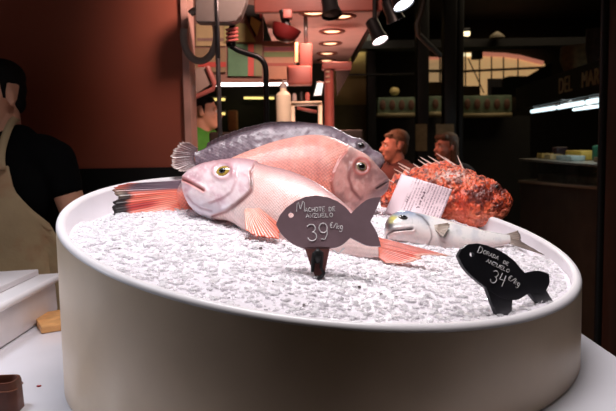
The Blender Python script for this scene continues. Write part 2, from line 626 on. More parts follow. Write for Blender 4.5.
def fish_body(name, label, cat, anchor, stations, plane, widths, colour, relief, material, n=250, mseg=140, group=None):
    """flesh of a fish: top and bottom outlines laid on the fish's own plane, given thickness to both sides"""
    p0, nrm = plane
    S = np.array(stations, float)
    R = crom(S, n)
    T = np.array([on_plane(a, b, p0, nrm) for a, b in R[:, :2]])
    B = np.array([on_plane(a, b, p0, nrm) for a, b in R[:, 2:]])
    mid = (T + B) / 2; hv = (T - B) / 2
    hh = np.linalg.norm(hv, axis=1)
    seglen = np.concatenate([[0], np.cumsum(np.linalg.norm(np.diff(mid, axis=0), axis=1))])
    t = seglen / seglen[-1]
    w = hh * np.interp(t, [a for a, _ in widths], [b for _, b in widths])
    ker = np.ones(9) / 9
    w = np.convolve(np.pad(w, 4, mode='edge'), ker, 'valid')
    w[:6] = np.minimum(w[:6], hh[:6] * 0.95)
    phi = np.linspace(0, 2 * PI, mseg, endpoint=False)
    c, s = np.cos(phi), np.sin(phi)
    ss = np.sign(s) * np.abs(s) ** 0.9
    P = mid[:, None, :] + hv[:, None, :] * c[None, :, None] + nrm[None, None, :] * (w[:, None] * ss[None, :])[:, :, None]
    flat = P.reshape(-1, 3)
    # outward direction
    out = nrm[None, None, :] * ss[None, :, None] + (hv / np.maximum(hh, 1e-6)[:, None])[:, None, :] * (c * 0.45)[None, :, None]
    out = (out / np.linalg.norm(out, axis=2, keepdims=True)).reshape(-1, 3)
    front = np.tile(s >= -1e-9, n)
    mir = flat - 2 * np.outer((flat - p0) @ nrm, nrm)
    px, py = project(np.where(front[:, None], flat, mir))
    tt = np.repeat(t, mseg); vv = np.tile((1 - c) / 2, n)
    body = np.stack([np.repeat(seglen, mseg), np.tile(phi, n) * np.repeat(hh, mseg) * 0 + np.tile((1 - c) / 2, n) * 2 * np.repeat(np.maximum(hh, 0.02), mseg), np.zeros(n * mseg)], 1)
    d = relief(px, py, tt, vv, flat) if relief else 0
    flat = flat + out * np.asarray(d).reshape(-1, 1)
    colr, scaly = colour(px, py, tt, vv, flat)
    faces = []
    for i in range(n - 1):
        for k in range(mseg):
            k2 = (k + 1) % mseg
            faces.append((i * mseg + k, i * mseg + k2, (i + 1) * mseg + k2, (i + 1) * mseg + k))
    faces.append(tuple(range(mseg))[::-1]); faces.append(tuple((n - 1) * mseg + k for k in range(mseg)))
    me = bpy.data.meshes.new('body')
    me.from_pydata([tuple(v) for v in flat], [], faces)
    set_attr(me, 'pigment', lin(np.clip(colr, 0, 255)), 'FLOAT_COLOR')
    set_attr(me, 'scaly', scaly, 'FLOAT')
    set_attr(me, 'body', body, 'FLOAT_VECTOR')
    root = empty(name, anchor, label, cat, group)
    bm = bmesh.new(); bm.from_mesh(me); bmesh.ops.recalc_face_normals(bm, faces=bm.faces); bm.to_mesh(me); bm.free()
    o = newobj('body', me, material, root)
    f = Fish()
    f.root, f.p0, f.n, f.P, f.front, f.out = root, p0, nrm, flat, front, out
    f.px, f.py = project(flat)
    return f


def surf(f, x, y):
    k = np.where(f.front)[0]
    d = (f.px[k] - x) ** 2 + (f.py[k] - y) ** 2
    i = k[np.argmin(d)]
    off = (f.P[i] - f.p0) @ f.n
    return on_plane(x, y, f.p0 + f.n * off, f.n), off


def fin(f, name, base, tip, off_b, off_t, colour, material, rays=14, na=60, ns=22, jag=0.06, ridge=0.0005, thick=0.0012, label=None, curl=0.0):
    """a ray fin: fan between a base line and a tip line, on the fish's plane moved out by off"""
    B2, T2 = crom(base, na), crom(tip, na)
    vs, cols = [], []
    A = np.linspace(0, 1, na)
    jit = 1 - 2.2 * jag * vnoise(np.stack([A * rays * 1.7, A * 0], 1), 5, 3)
    for j in range(ns):
        s = j / (ns - 1)
        for i in range(na):
            q = B2[i] + (T2[i] - B2[i]) * s * (jit[i] if s > 0 else 1)
            o = off_b + (off_t - off_b) * s + curl * s * s
            o += ridge * math.sin(A[i] * rays * 2 * PI) * min(1, s * 3)
            vs.append(on_plane(q[0], q[1], f.p0 + f.n * o, f.n))
    vs = np.array(vs)
    ss = np.repeat(np.linspace(0, 1, ns), na); aa = np.tile(A, ns)
    colr = colour(aa, ss, rays)
    k = na * ns
    V = np.vstack([vs + f.n * thick / 2, vs - f.n * thick / 2])
    fs = []
    for j in range(ns - 1):
        for i in range(na - 1):
            a = j * na + i
            fs.append((a, a + 1, a + na + 1, a + na)); fs.append((k + a, k + a + na, k + a + na + 1, k + a + 1))
    bd = [i for i in range(na)] + [j * na + na - 1 for j in range(1, ns)] + [(ns - 1) * na + i for i in range(na - 2, -1, -1)] + [j * na for j in range(ns - 2, 0, -1)]
    for a, b in zip(bd, bd[1:] + bd[:1]): fs.append((a, k + a, k + b, b))
    me = bpy.data.meshes.new(name)
    me.from_pydata([tuple(v) for v in V], [], fs)
    set_attr(me, 'pigment', lin(np.clip(np.vstack([colr, colr]), 0, 255)), 'FLOAT_COLOR')
    set_attr(me, 'scaly', np.zeros(2 * k), 'FLOAT')
    set_attr(me, 'body', np.stack([np.tile(aa, 2) * 0.1, np.tile(ss, 2) * 0.1, np.zeros(2 * k)], 1), 'FLOAT_VECTOR')
    bm = bmesh.new(); bm.from_mesh(me); bmesh.ops.recalc_face_normals(bm, faces=bm.faces); bm.to_mesh(me); bm.free()
    o = newobj(name, me, material, f.root)
    if label: o['label'] = label
    return o


def eye(f, x, y, rpx, iris, ring, pupil_px, depth=0.5, asp=0.85):
    c, off = surf(f, x, y)
    mm = np.linalg.norm(c - EYE) / F_PX
    r = rpx * mm
    n = Vector(f.n)
    xa = Vector((1, 0, 0)); xa = (xa - n * xa.dot(n)).normalized(); ya = n.cross(xa)
    Rm = Matrix((xa, ya, n)).transposed()
    mb = MB()
    vs, fs, cols = [], [], []
    seg, rg = 36, 14
    for i in range(rg + 1):
        q = i / rg
        h = depth * r * math.sqrt(max(0, 1 - q * q)) * 0.9
        for k in range(seg):
            a = 2 * PI * k / seg
            vs.append(Vector(c) + Rm @ Vector((r * q * math.cos(a), asp * r * q * math.sin(a), h - 0.12 * r)))
            nz = 0.85 + 0.3 * random.random()
            col = np.array(iris) * nz if q < 0.72 else (np.array(ring) if q < 0.9 else np.array(ring) * 0.8)
            cols.append(col)
    for i in range(rg):
        for k in range(seg):
            k2 = (k + 1) % seg
            fs.append((i * seg + k, (i + 1) * seg + k, (i + 1) * seg + k2, i * seg + k2))
    me = bpy.data.meshes.new('eye'); me.from_pydata([tuple(v) for v in vs], [], fs)
    set_attr(me, 'pigment', lin(np.clip(np.array(cols), 0, 255)), 'FLOAT_COLOR')
    set_attr(me, 'scaly', np.zeros(len(vs)), 'FLOAT'); set_attr(me, 'body', np.zeros((len(vs), 3)), 'FLOAT_VECTOR')
    bm = bmesh.new(); bm.from_mesh(me); bmesh.ops.remove_doubles(bm, verts=bm.verts, dist=1e-7); bmesh.ops.recalc_face_normals(bm, faces=bm.faces); bm.to_mesh(me); bm.free()
    e = newobj('eye', me, M['eye'], f.root)
    rp = pupil_px * mm
    pb = MB()
    pb.ell(Vector(c) + n * (depth * r * 0.78 - 0.12 * r), (rp, rp * asp, rp * 0.5), Rm, 20, 10)
    p = pb.build('pupil', M['pupil'])
    p.parent = e
    return e


M['eye'] = skin_mat('fish_eye', 0.1, bump=0.0, coat=1.0, dark=0, sss=0)
M['pupil'] = mat('fish_pupil', (14, 13, 12), 0.06, coat=1.0)
M['skin_pale'] = skin_mat('pale_pink_fish_skin', 0.4, 150, 0.5, 0.3, 0.18)
M['skin_red'] = skin_mat('rosy_fish_skin', 0.42, 135, 0.7, 0.2, 0.36)
M['skin_grey'] = skin_mat('grey_fish_skin', 0.4, 150, 0.6, 0.3, 0.25)
M['skin_scorpion'] = skin_mat('warty_red_fish_skin', 0.46, 120, 0.9, 0.12, 0.25)
M['skin_silver'] = skin_mat('silver_fish_skin', 0.28, 300, 0.25, 0.7, 0.1)
M['fin'] = skin_mat('wet_fin', 0.35, 100, 0.2, 0.4, 0.0, 0.1)


def fin_colour(root, tipc, edge=None, edge_w=0.0, streak=0.25):
    root, tipc = np.array(root, float), np.array(tipc, float)
    def f(a, s, rays):
        C = root[None, :] * (1 - s[:, None]) + tipc[None, :] * s[:, None]
        k = 1 + streak * (np.sin(a * rays * 2 * PI) * 0.5 + (vnoise(np.stack([a * rays * 2, s * 3], 1), 2, 2) - .5))
        C = C * k[:, None]
        if edge is not None:
            C = mixc(C, edge, sstep(1 - edge_w, 1 - edge_w * 0.4, s))
        return C
    return f


# ---- front fish: pale pink, head to the left, curving behind the slate sign
GILL1 = [(257, 164), (251, 172), (252.3, 182), (252, 191), (245, 198), (237, 204.5), (226, 212), (213, 216)]
MOUTH1 = [(183, 179.5), (190, 182.5), (197, 186.5), (203.5, 190.5)]
PRE1 = [(238, 172), (236, 182), (232, 192), (222, 199), (210, 203)]
JAW1 = [(187, 196), (193, 203), (201, 208), (212, 211)]


def relief1(px, py, t, v, P):
    d, s = pl_dist(px, py, GILL1)
    h = 0.0055 * np.exp(-d / 16) * (s > 0) * sstep(0, 1.8, d) * (t < 0.45)
    d2, s2 = pl_dist(px, py, PRE1)
    h += 0.0022 * np.exp(-d2 / 7) * (s2 > 0)
    d3, s3 = pl_dist(px, py, MOUTH1)
    h += -0.0045 * np.exp(-(d3 / 1.2) ** 2) + 0.0022 * np.exp(-((d3 - 2.6) / 1.6) ** 2)
    d4, _ = pl_dist(px, py, JAW1)
    h += -0.002 * np.exp(-(d4 / 1.3) ** 2)
    de = np.hypot(px - 223.2, (py - 171.5) * 1.2)
    h += 0.003 * np.exp(-((de - 9.5) / 2.2) ** 2) - 0.003 * np.exp(-(de / 6) ** 2)
    h += (vnoise(np.stack([px, py], 1) * 0.12, 4, 3) - .5) * 0.004 * (t < 0.3)
    return h * sstep(0.0, 0.015, t)


def colour1(px, py, t, v, P):
    n1 = vnoise(np.stack([px, py], 1) * 0.09, 21, 4); n2 = vnoise(np.stack([px, py], 1) * 0.35, 22, 3)
    C = np.tile(np.array([244, 206, 200.]), (len(px), 1))
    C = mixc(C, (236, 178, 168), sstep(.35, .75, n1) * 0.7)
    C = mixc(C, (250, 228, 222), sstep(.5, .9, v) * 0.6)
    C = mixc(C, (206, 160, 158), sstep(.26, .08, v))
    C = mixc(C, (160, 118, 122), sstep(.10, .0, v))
    d, s = pl_dist(px, py, GILL1)
    head = ((s > 0) & (t < .42)).astype(float) * sstep(0, 3, d)
    H = np.tile(np.array([236, 212, 216.]), (len(px), 1))
    H = mixc(H, (206, 160, 170), sstep(.48, .75, n1) * .8)
    H = mixc(H, (246, 230, 230), sstep(.5, .75, n2) * .6)
    H = mixc(H, (176, 128, 136), sstep(.26, .02, v) * .9)
    H = mixc(H, (192, 188, 200), sstep(.72, .98, v) * .6)
    C = C * (1 - head[:, None]) + H * head[:, None]
    C = mixc(C, (120, 62, 62), np.exp(-(d / 1.5) ** 2) * (t < .42) * (py > 164) * .7)
    d3, s3 = pl_dist(px, py, MOUTH1)
    C = mixc(C, (214, 110, 100), np.exp(-(d3 / 2.2) ** 2) * .8)
    C = mixc(C, (120, 50, 48), np.exp(-(d3 / .8) ** 2) * .8)
    d4, _ = pl_dist(px, py, JAW1)
    C = mixc(C, (150, 110, 118), np.exp(-(d4 / 1.0) ** 2) * .6)
    d2, _ = pl_dist(px, py, PRE1)
    C = mixc(C, (196, 140, 148), np.exp(-(d2 / 1.2) ** 2) * .5)
    de = np.hypot(px - 223.2, (py - 171.5) * 1.15)
    C = mixc(C, (190, 130, 136), np.exp(-((de - 9.5) / 2.0) ** 2) * .55)
    C = mixc(C, (96, 58, 54), np.exp(-(np.hypot(px - 251.5, (py - 184) * .35) / 1.8) ** 2) * .9)
    return C, np.where(head > 0, 0.05, 1.0) * sstep(.0, .04, v)


pl1 = plane_through(on_ice(205, 222), on_ice(382, 262), 34)
st1 = [(182.3, 184, 182.3, 186), (184.5, 178, 184, 193), (189, 173, 188, 203), (198, 168, 196, 211.5), (212.6, 163, 212, 217.5), (229, 160.5, 229, 221),
       (245, 160.8, 245, 231), (258, 164, 262, 240), (271, 167.5, 280, 246), (290, 172, 298, 251), (308, 179, 316, 254), (325, 188.5, 333, 256),
       (340, 200, 348, 257), (355, 213, 360, 257.5), (367, 226, 370, 257.5), (378, 236, 379, 256.5)]
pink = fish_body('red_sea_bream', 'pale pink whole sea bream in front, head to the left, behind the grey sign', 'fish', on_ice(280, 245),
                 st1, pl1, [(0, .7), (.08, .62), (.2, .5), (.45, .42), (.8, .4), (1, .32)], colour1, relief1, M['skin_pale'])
eye(pink, 223.2, 171.7, 8.6, (186, 156, 72), (164, 124, 84), 3.7, .5, .84)
_, o1 = surf(pink, 250, 207)
fin(pink, 'pectoral_fin', [(244.5, 210), (249, 206.5), (254.5, 204)], [(246, 232), (257, 237.5), (270, 240), (280, 239.5), (282, 226)], o1 - 0.002, o1 + 0.012,
    fin_colour((244, 176, 158), (238, 112, 88), streak=.35), M['fin'], rays=13, label='salmon red fin fanned out on the flank')
fin(pink, 'tail_fin', [(376, 236.5), (377, 246), (378, 257)], [(457, 257.5), (440, 256.5), (425, 256.5), (422, 260), (407, 264), (386, 263)], 0.0, 0.006,
    fin_colour((222, 120, 100), (226, 84, 62), (240, 170, 150), .2, .4), M['fin'], rays=18, label='red forked tail showing beyond the slate sign')

# ---- middle fish: rosy, head to the right, tail out to the left
GILL2 = [(346, 152), (338, 162), (333.5, 172), (331, 183), (333, 194), (341, 206)]
GILL2B = [(349, 166), (348.5, 178), (352, 190), (360, 199)]
MOUTH2 = [(388.5, 181), (383, 184.5), (377, 188)]
HEAD2 = [(352, 148), (356, 160), (350, 172), (350, 185), (356, 197), (366, 206)]


def relief2(px, py, t, v, P):
    d, s = pl_dist(px, py, GILL2)
    h = 0.005 * np.exp(-d / 14) * (s < 0) * (t < .45)
    d2, s2 = pl_dist(px, py, GILL2B)
    h += 0.0025 * np.exp(-d2 / 6) * (s2 < 0)
    d3, _ = pl_dist(px, py, MOUTH2)
    h += -0.004 * np.exp(-(d3 / 1.1) ** 2) + 0.002 * np.exp(-((d3 - 2.5) / 1.4) ** 2)
    de = np.hypot(px - 361, py - 166.8)
    h += 0.003 * np.exp(-((de - 8.3) / 2) ** 2) - .003 * np.exp(-(de / 5) ** 2)
    h += (vnoise(np.stack([px, py], 1) * 0.15, 31, 3) - .5) * 0.004 * (t < .25)
    return h * sstep(0, .015, t)


def colour2(px, py, t, v, P):
    n1 = vnoise(np.stack([px, py], 1) * 0.08, 41, 4); n2 = vnoise(np.stack([px, py], 1) * 0.3, 42, 3)
    C = np.tile(np.array([238, 142, 124.]), (len(px), 1))
    C = mixc(C, (246, 180, 166), sstep(.35, .7, n1) * .7)
    C = mixc(C, (196, 104, 96), sstep(.45, .75, vnoise(np.stack([t * 30, v * 4], 1), 43, 2)) * .4)
    C = mixc(C, (240, 176, 164), sstep(.16, .04, v) * .7)
    C = mixc(C, (210, 120, 110), sstep(.35, .5, v) * sstep(.62, .5, v) * .5)
    d, s = pl_dist(px, py, GILL2)
    head = ((s < 0) & (t < .4)).astype(float) * sstep(0, 2, d)
    H = np.tile(np.array([212, 150, 142.]), (len(px), 1))
    H = mixc(H, (150, 104, 100), sstep(.42, .7, n1) * .85)
    H = mixc(H, (226, 186, 176), sstep(.5, .8, n2) * .5)
    H = mixc(H, (122, 92, 94), sstep(.16, .0, t) * .85)
    H = mixc(H, (246, 222, 214), sstep(.3, .06, v) * sstep(.12, .3, t) * .9)  # bright forehead highlight painted into the head colour
    C = C * (1 - head[:, None]) + H * head[:, None]
    d2, _ = pl_dist(px, py, GILL2B)
    C = mixc(C, (124, 66, 64), np.exp(-(d2 / 1.4) ** 2) * .75)
    C = mixc(C, (150, 70, 64), np.exp(-(d / 1.5) ** 2) * (t < .4) * .7)
    d3, _ = pl_dist(px, py, MOUTH2)
    C = mixc(C, (60, 34, 34), np.exp(-(d3 / 1.0) ** 2) * .9)
    de = np.hypot(px - 361, py - 166.8)
    C = mixc(C, (176, 84, 76), np.exp(-((de - 8) / 1.6) ** 2) * .7)
    grey = sstep(.74, .84, t) * sstep(.5, .22, v)
    C = mixc(C, (224, 112, 92), sstep(.90, .985, t) * sstep(.2, .3, v))
    C = mixc(C, (120, 98, 108), grey * .9)
    return C, np.where(head > 0, 0.05, 1.0) * sstep(.99, .92, t)


pl2 = plane_through(on_ice(142, 213) + np.array([0, 0.03, 0]), on_ice(378, 216) + np.array([0, -0.02, 0]), 24)
st2 = [(388.6, 182, 388.6, 184), (386.4, 177, 386.5, 191), (381, 171.5, 380.5, 196.5), (373, 163.3, 372, 203), (364, 156, 361, 209), (352, 149.3, 348, 213),
       (340, 142.8, 334, 218), (325.7, 137.4, 318, 222), (309, 136, 300, 225), (291, 138.3, 283, 226), (270, 143.5, 264, 225), (249, 151, 247, 222),
       (232, 158, 232, 219), (214, 168, 216, 215), (200, 175, 202, 213), (190, 178.5, 192, 212), (178, 180, 180, 211), (166, 181.5, 168, 211)]
rosy = fish_body('red_sea_bream', 'rosy scaly sea bream in the middle of the heap, big head to the right', 'fish', on_ice(260, 215),
                 st2, pl2, [(0, .7), (.08, .6), (.2, .5), (.45, .4), (.78, .36), (.88, .26), (1, .06)], colour2, relief2, M['skin_red'])
eye(rosy, 361, 166.8, 6.8, (132, 124, 96), (196, 96, 84), 3.6, .5, .95)


def tail2_colour(a, s, rays):
    C = np.tile(np.array([226, 104, 84.]), (len(a), 1))
    C = mixc(C, (240, 150, 128), sstep(.3, .8, vnoise(np.stack([a * 30, s * 3], 1), 8, 2)) * .7)
    C = mixc(C, (112, 92, 104), sstep(.34, .24, a) * sstep(.95, .7, s))
    C = mixc(C, (168, 44, 44), np.exp(-((a - .62) / .07) ** 2) * sstep(.2, .5, s))
    C = mixc(C, (44, 36, 38), sstep(.72, .84, s) * sstep(.22, .32, a) * sstep(.86, .74, a))
    C = mixc(C, (130, 110, 96), sstep(.80, .9, s) * np.exp(-((a - .3) / .1) ** 2))
    return C * (1 + .18 * np.sin(a * rays * 2 * PI))[:, None]


fin(rosy, 'tail_fin', [(182, 180.4), (178, 195), (182, 211)], [(124, 183.5), (114, 186.5), (108.5, 191), (115, 198), (109.5, 204), (108.5, 211), (114, 218.5), (125, 220), (131, 223)], 0.004, 0.03,
    tail2_colour, M['fin'], rays=20, jag=.05, label='red forked tail with grey back edge and black tip')

# ---- rear fish: grey lilac, behind the two pink ones


def relief3(px, py, t, v, P):
    h = (vnoise(np.stack([px, py], 1) * 0.12, 51, 3) - .5) * 0.008
    de = np.hypot(px - 361, py - 145.5)
    return (h + .003 * np.exp(-((de - 6) / 2) ** 2)) * sstep(0, .02, t)


def colour3(px, py, t, v, P):
    n1 = vnoise(np.stack([px, py], 1) * 0.1, 61, 4); n2 = vnoise(np.stack([px, py], 1) * 0.5, 62, 3)
    C = np.tile(np.array([142, 122, 134.]), (len(px), 1))
    C = mixc(C, (186, 164, 172), sstep(.45, .75, n1) * .8)
    C = mixc(C, (92, 78, 90), sstep(.55, .25, n2) * .45)
    C = mixc(C, (84, 68, 76), sstep(.10, .0, v) * sstep(.12, .3, t))
    C = mixc(C, (204, 190, 192), sstep(.3, .05, t) * sstep(.3, .6, n1) * .6)
    C = mixc(C, (52, 46, 52), np.exp(-(np.hypot((px - 361) * .8, py - 146) / 4.5) ** 2) * .9)
    return C, sstep(.15, .25, t)


pl3 = plane_through((-0.36, 1.95, 1.46), (0.30, 2.03, 1.42), 14)
st3 = [(384.6, 160, 384.6, 162), (381, 154, 380, 170), (372, 148.5, 368, 180), (362, 141, 356, 186), (352, 136.8, 345, 190), (340, 130.9, 330, 194),
       (327, 125.6, 315, 195), (311, 123.6, 298, 196), (292, 123, 280, 196), (270, 125.2, 262, 194), (250, 130.2, 245, 190), (229, 137.7, 228, 183),
       (213, 143.7, 214, 175), (202, 149, 204, 169), (194, 152, 196, 166)]
grey = fish_body('grey_sea_bream', 'dark grey glossy fish at the back of the heap, tail to the left', 'fish', (0.0, 2.0, 1.44),
                 st3, pl3, [(0, .6), (.1, .5), (.4, .36), (.8, .34), (1, .28)], colour3, relief3, M['skin_grey'])
eye(grey, 361, 145.5, 4.6, (70, 62, 62), (150, 132, 136), 2.6, .5, .8)
fin(grey, 'tail_fin', [(198, 148.5), (194, 157), (197, 167)], [(187, 141), (178, 142), (170, 152), (168.5, 160), (168.5, 166), (180, 172.5), (191, 169)], 0.0, 0.01,
    fin_colour((112, 92, 98), (142, 108, 104), (206, 184, 176), .2, .5), M['fin'], rays=22, jag=.12, ns=30, na=90)
fin(grey, 'dorsal_fin', [(206, 147.5), (229, 138), (250, 130.6), (272, 125.6), (296, 123.4), (320, 125)], [(208, 141.5), (226, 133.5), (247, 126.5), (270, 121.8), (298, 121.4), (322, 124.5)], 0.0, 0.0,
    fin_colour((86, 66, 74), (64, 44, 50), streak=.4), M['fin'], rays=26, jag=.15)

# ---- scorpion fish: orange red and warty, at the right back


def relief4(px, py, t, v, P):
    h = (vnoise(P * 26, 71, 3) - .5) * 0.018 + (vnoise(P * 95, 72, 3) - .5) * 0.012 + (vnoise(P * 240, 73, 2) - .5) * 0.006
    de = np.hypot(px - 496, py - 187)
    h += .006 * np.exp(-(de / 4.5) ** 2)
    d, _ = pl_dist(px, py, [(512, 206), (500, 210), (490, 211)])
    h -= .007 * np.exp(-(d / 1.4) ** 2)
    d2, s2 = pl_dist(px, py, [(458, 184), (461, 196), (458, 208), (450, 216)])
    h += .006 * np.exp(-d2 / 8) * (s2 < 0)
    return h * sstep(0, .03, t)


def colour4(px, py, t, v, P):
    n1 = vnoise(P * 40, 81, 4); n2 = vnoise(P * 110, 82, 3); n3 = vnoise(P * 18, 83, 3)
    C = np.tile(np.array([232, 92, 54.]), (len(px), 1))
    C = mixc(C, (244, 142, 98), sstep(.5, .7, n2) * .8)
    C = mixc(C, (96, 34, 26), sstep(.48, .60, n1) * sstep(.36, .5, n3) * .85)
    C = mixc(C, (70, 26, 22), sstep(.56, .66, vnoise(P * 150, 84, 2)) * sstep(.95, .6, v) * .75)
    C = mixc(C, (226, 66, 40), np.exp(-((px - 462) / 7) ** 2) * sstep(.4, .8, v) * .8)
    C = mixc(C, (240, 136, 104), sstep(.72, .95, v) * .7)
    wh = np.exp(-(np.hypot((px - 450) / 20, (py - 175) / 7)) ** 2)
    C = mixc(C, (238, 206, 196), wh * sstep(.40, .56, vnoise(P * 170, 85, 2)) * 1.0)
    C = mixc(C, (70, 40, 34), np.exp(-(np.hypot(px - 497, py - 187) / 3) ** 2) * .8)
    C = mixc(C, (120, 40, 34), sstep(470, 480, px) * sstep(.5, .62, n2) * sstep(.2, .35, v) * sstep(.8, .6, v) * .6)
    return C, np.zeros(len(px)) + .5


pl4 = plane_through((0.22, 1.965, 1.385), (0.52, 1.885, 1.345), 26)
st4 = [(513, 200, 513, 203), (510, 194.5, 510, 210), (502, 188.5, 504, 217), (492, 181.5, 494, 221), (478, 175.5, 480, 226), (462, 168.5, 462, 224),
       (446, 164.5, 446, 220.5), (430, 166.5, 430, 218), (414, 172, 413, 215), (400, 178.5, 398, 213), (389, 186, 388, 211), (380, 193, 381, 208)]
scorpion = fish_body('scorpion_fish', 'orange red spiny scorpion fish with a paper label on it, lying against the back rim', 'fish', (0.4, 1.92, 1.36),
                     st4, pl4, [(0, .75), (.15, .72), (.35, .62), (.7, .45), (1, .3)], colour4, relief4, M['skin_scorpion'], n=330, mseg=170)
eye(scorpion, 496.5, 187, 3.0, (60, 40, 34), (120, 52, 40), 1.8, .6, .9)
M['spine'] = mat('pale_fin_spine', (240, 206, 190), 0.4, var=.1)
for a, b in [((398, 163), (408, 166.5)), ((418, 159.7), (426, 163.5)), ((420, 157), (431, 161.8)), ((428, 156), (438, 160.5)), ((436, 153), (449, 160.5)), ((457.3, 155.5), (461, 166)), ((394, 169), (403, 172)), ((399, 166.2), (407, 170)), ((386, 178), (394, 181)), ((413, 163.5), (420, 167)), ((444, 157), (455, 164))]:
    A_ = on_plane(*a, pl4[0], pl4[1]); B_ = on_plane(b[0] + 2, b[1] + 3, pl4[0], pl4[1])
    mb = MB(); k = [A_ + (B_ - A_) * q for q in (0, .3, .6, 1)]
    mb.tube(k, [.0006, .0014, .002, .0026], 8); mb.build('spine', M['spine'], scorpion.root)
fin(scorpion, 'dorsal_fin', [(386, 189), (400, 179.5), (414, 173), (430, 167), (446, 165), (462, 169)], [(383, 181), (396, 171.5), (410, 166), (424, 162.5), (440, 158.8), (460, 162)], 0.0, 0.0,
    fin_colour((214, 70, 40), (224, 92, 56), (200, 120, 90), .2, .6), M['fin'], rays=11, jag=.35)

# ---- silver fish: in front of the scorpion fish
GILL5 = [(417, 215), (422, 217.5), (427, 223), (430.5, 230), (431.5, 237), (428, 245)]
MOUTH5 = [(386.5, 236.5), (389, 233.5), (394, 230.8), (402, 229.8), (412, 229)]


def relief5(px, py, t, v, P):
    d, s = pl_dist(px, py, GILL5)
    h = .004 * np.exp(-d / 10) * (s > 0) * (t < .45)
    d3, _ = pl_dist(px, py, MOUTH5)
    h += -.004 * np.exp(-(d3 / 1.0) ** 2) + .0016 * np.exp(-((d3 - 2.6) / 1.3) ** 2)
    return h * sstep(0, .02, t)


def colour5(px, py, t, v, P):
    n1 = vnoise(np.stack([px, py], 1) * 0.12, 91, 4); n2 = vnoise(np.stack([px, py], 1) * .5, 92, 2)
    C = np.tile(np.array([242, 236, 234.]), (len(px), 1))
    C = mixc(C, (208, 206, 212), sstep(.4, .7, n1) * .6)
    C = mixc(C, (128, 122, 124), sstep(.14, .0, v) * sstep(.2, .4, t))
    C = mixc(C, (236, 206, 200), sstep(.55, .9, v) * .6)
    C = mixc(C, (120, 138, 168), np.exp(-((v - .16) / .2) ** 2) * sstep(.36, .2, t) * .85)
    C = mixc(C, (62, 62, 64), np.exp(-(np.hypot((px - 388.5) / 6, (py - 225) / 8)) ** 2) * .9)
    C = mixc(C, (214, 206, 96), np.exp(-(np.hypot((px - 393) / 4.5, (py - 218.5) / 3)) ** 2) * .9)
    C = mixc(C, (214, 206, 120), np.exp(-(np.hypot((px - 391) / 2.5, (py - 222) / 1.6)) ** 2) * .7)
    d, s = pl_dist(px, py, GILL5)
    C = mixc(C, (92, 90, 96), np.exp(-(d / 1.5) ** 2) * (py < 226) * .85)
    C = mixc(C, (170, 150, 152), np.exp(-(d / 1.2) ** 2) * (py >= 226) * .7)
    d3, s3 = pl_dist(px, py, MOUTH5)
    C = mixc(C, (92, 74, 76), np.exp(-(d3 / 1.2) ** 2) * .9)
    C = mixc(C, (240, 196, 190), np.exp(-((d3 - 3) / 2) ** 2) * (py > 231) * .6)
    C = mixc(C, (206, 204, 200), (n2 > .75) * .4)
    return C, np.full(len(px), .5) * sstep(.3, .45, t)


pl5 = plane_through(on_ice(392, 242), on_ice(535, 253), 42)
st5 = [(385.2, 226, 385.4, 230), (386.6, 220.5, 387.5, 236), (393, 215, 393, 240.5), (401, 213.3, 402, 242.5), (410, 213.8, 412, 244), (424, 216.3, 425, 246.5),
       (440, 220.2, 440, 250), (456.6, 225, 456, 252), (472, 228.7, 472, 251), (488, 231.8, 488, 248.5), (500, 233.8, 500, 246), (509, 234.9, 510, 243.3)]
silver = fish_body('gilthead_bream', 'silver white gilthead bream with yellow brow, head to the left, under the paper label', 'fish', on_ice(450, 250),
                   st5, pl5, [(0, .8), (.1, .75), (.3, .6), (.7, .5), (1, .35)], colour5, relief5, M['skin_silver'], n=230)
eye(silver, 403.5, 217.4, 5.0, (60, 54, 52), (110, 104, 96), 3.2, .4, .62)
_, o5 = surf(silver, 438, 228)
fin(silver, 'pectoral_fin', [(434, 225), (434.5, 228), (436, 231)], [(449, 222.5), (450.5, 225), (448, 231), (443.5, 237)], o5, o5 + .01,
    fin_colour((176, 156, 140), (150, 132, 118), streak=.3), M['fin'], rays=9, label='brownish grey fin on the silver flank')
fin(silver, 'tail_fin', [(506, 234.3), (507, 238.5), (508.5, 243.6)], [(518.5, 230.3), (521, 236), (521.5, 241), (525, 243.5), (547, 256)], 0.0, 0.004,
    fin_colour((176, 160, 150), (132, 116, 106), (96, 84, 78), .12, .3), M['fin'], rays=12, jag=.04, label='grey forked tail')

# ---- paper label lying on the scorpion fish


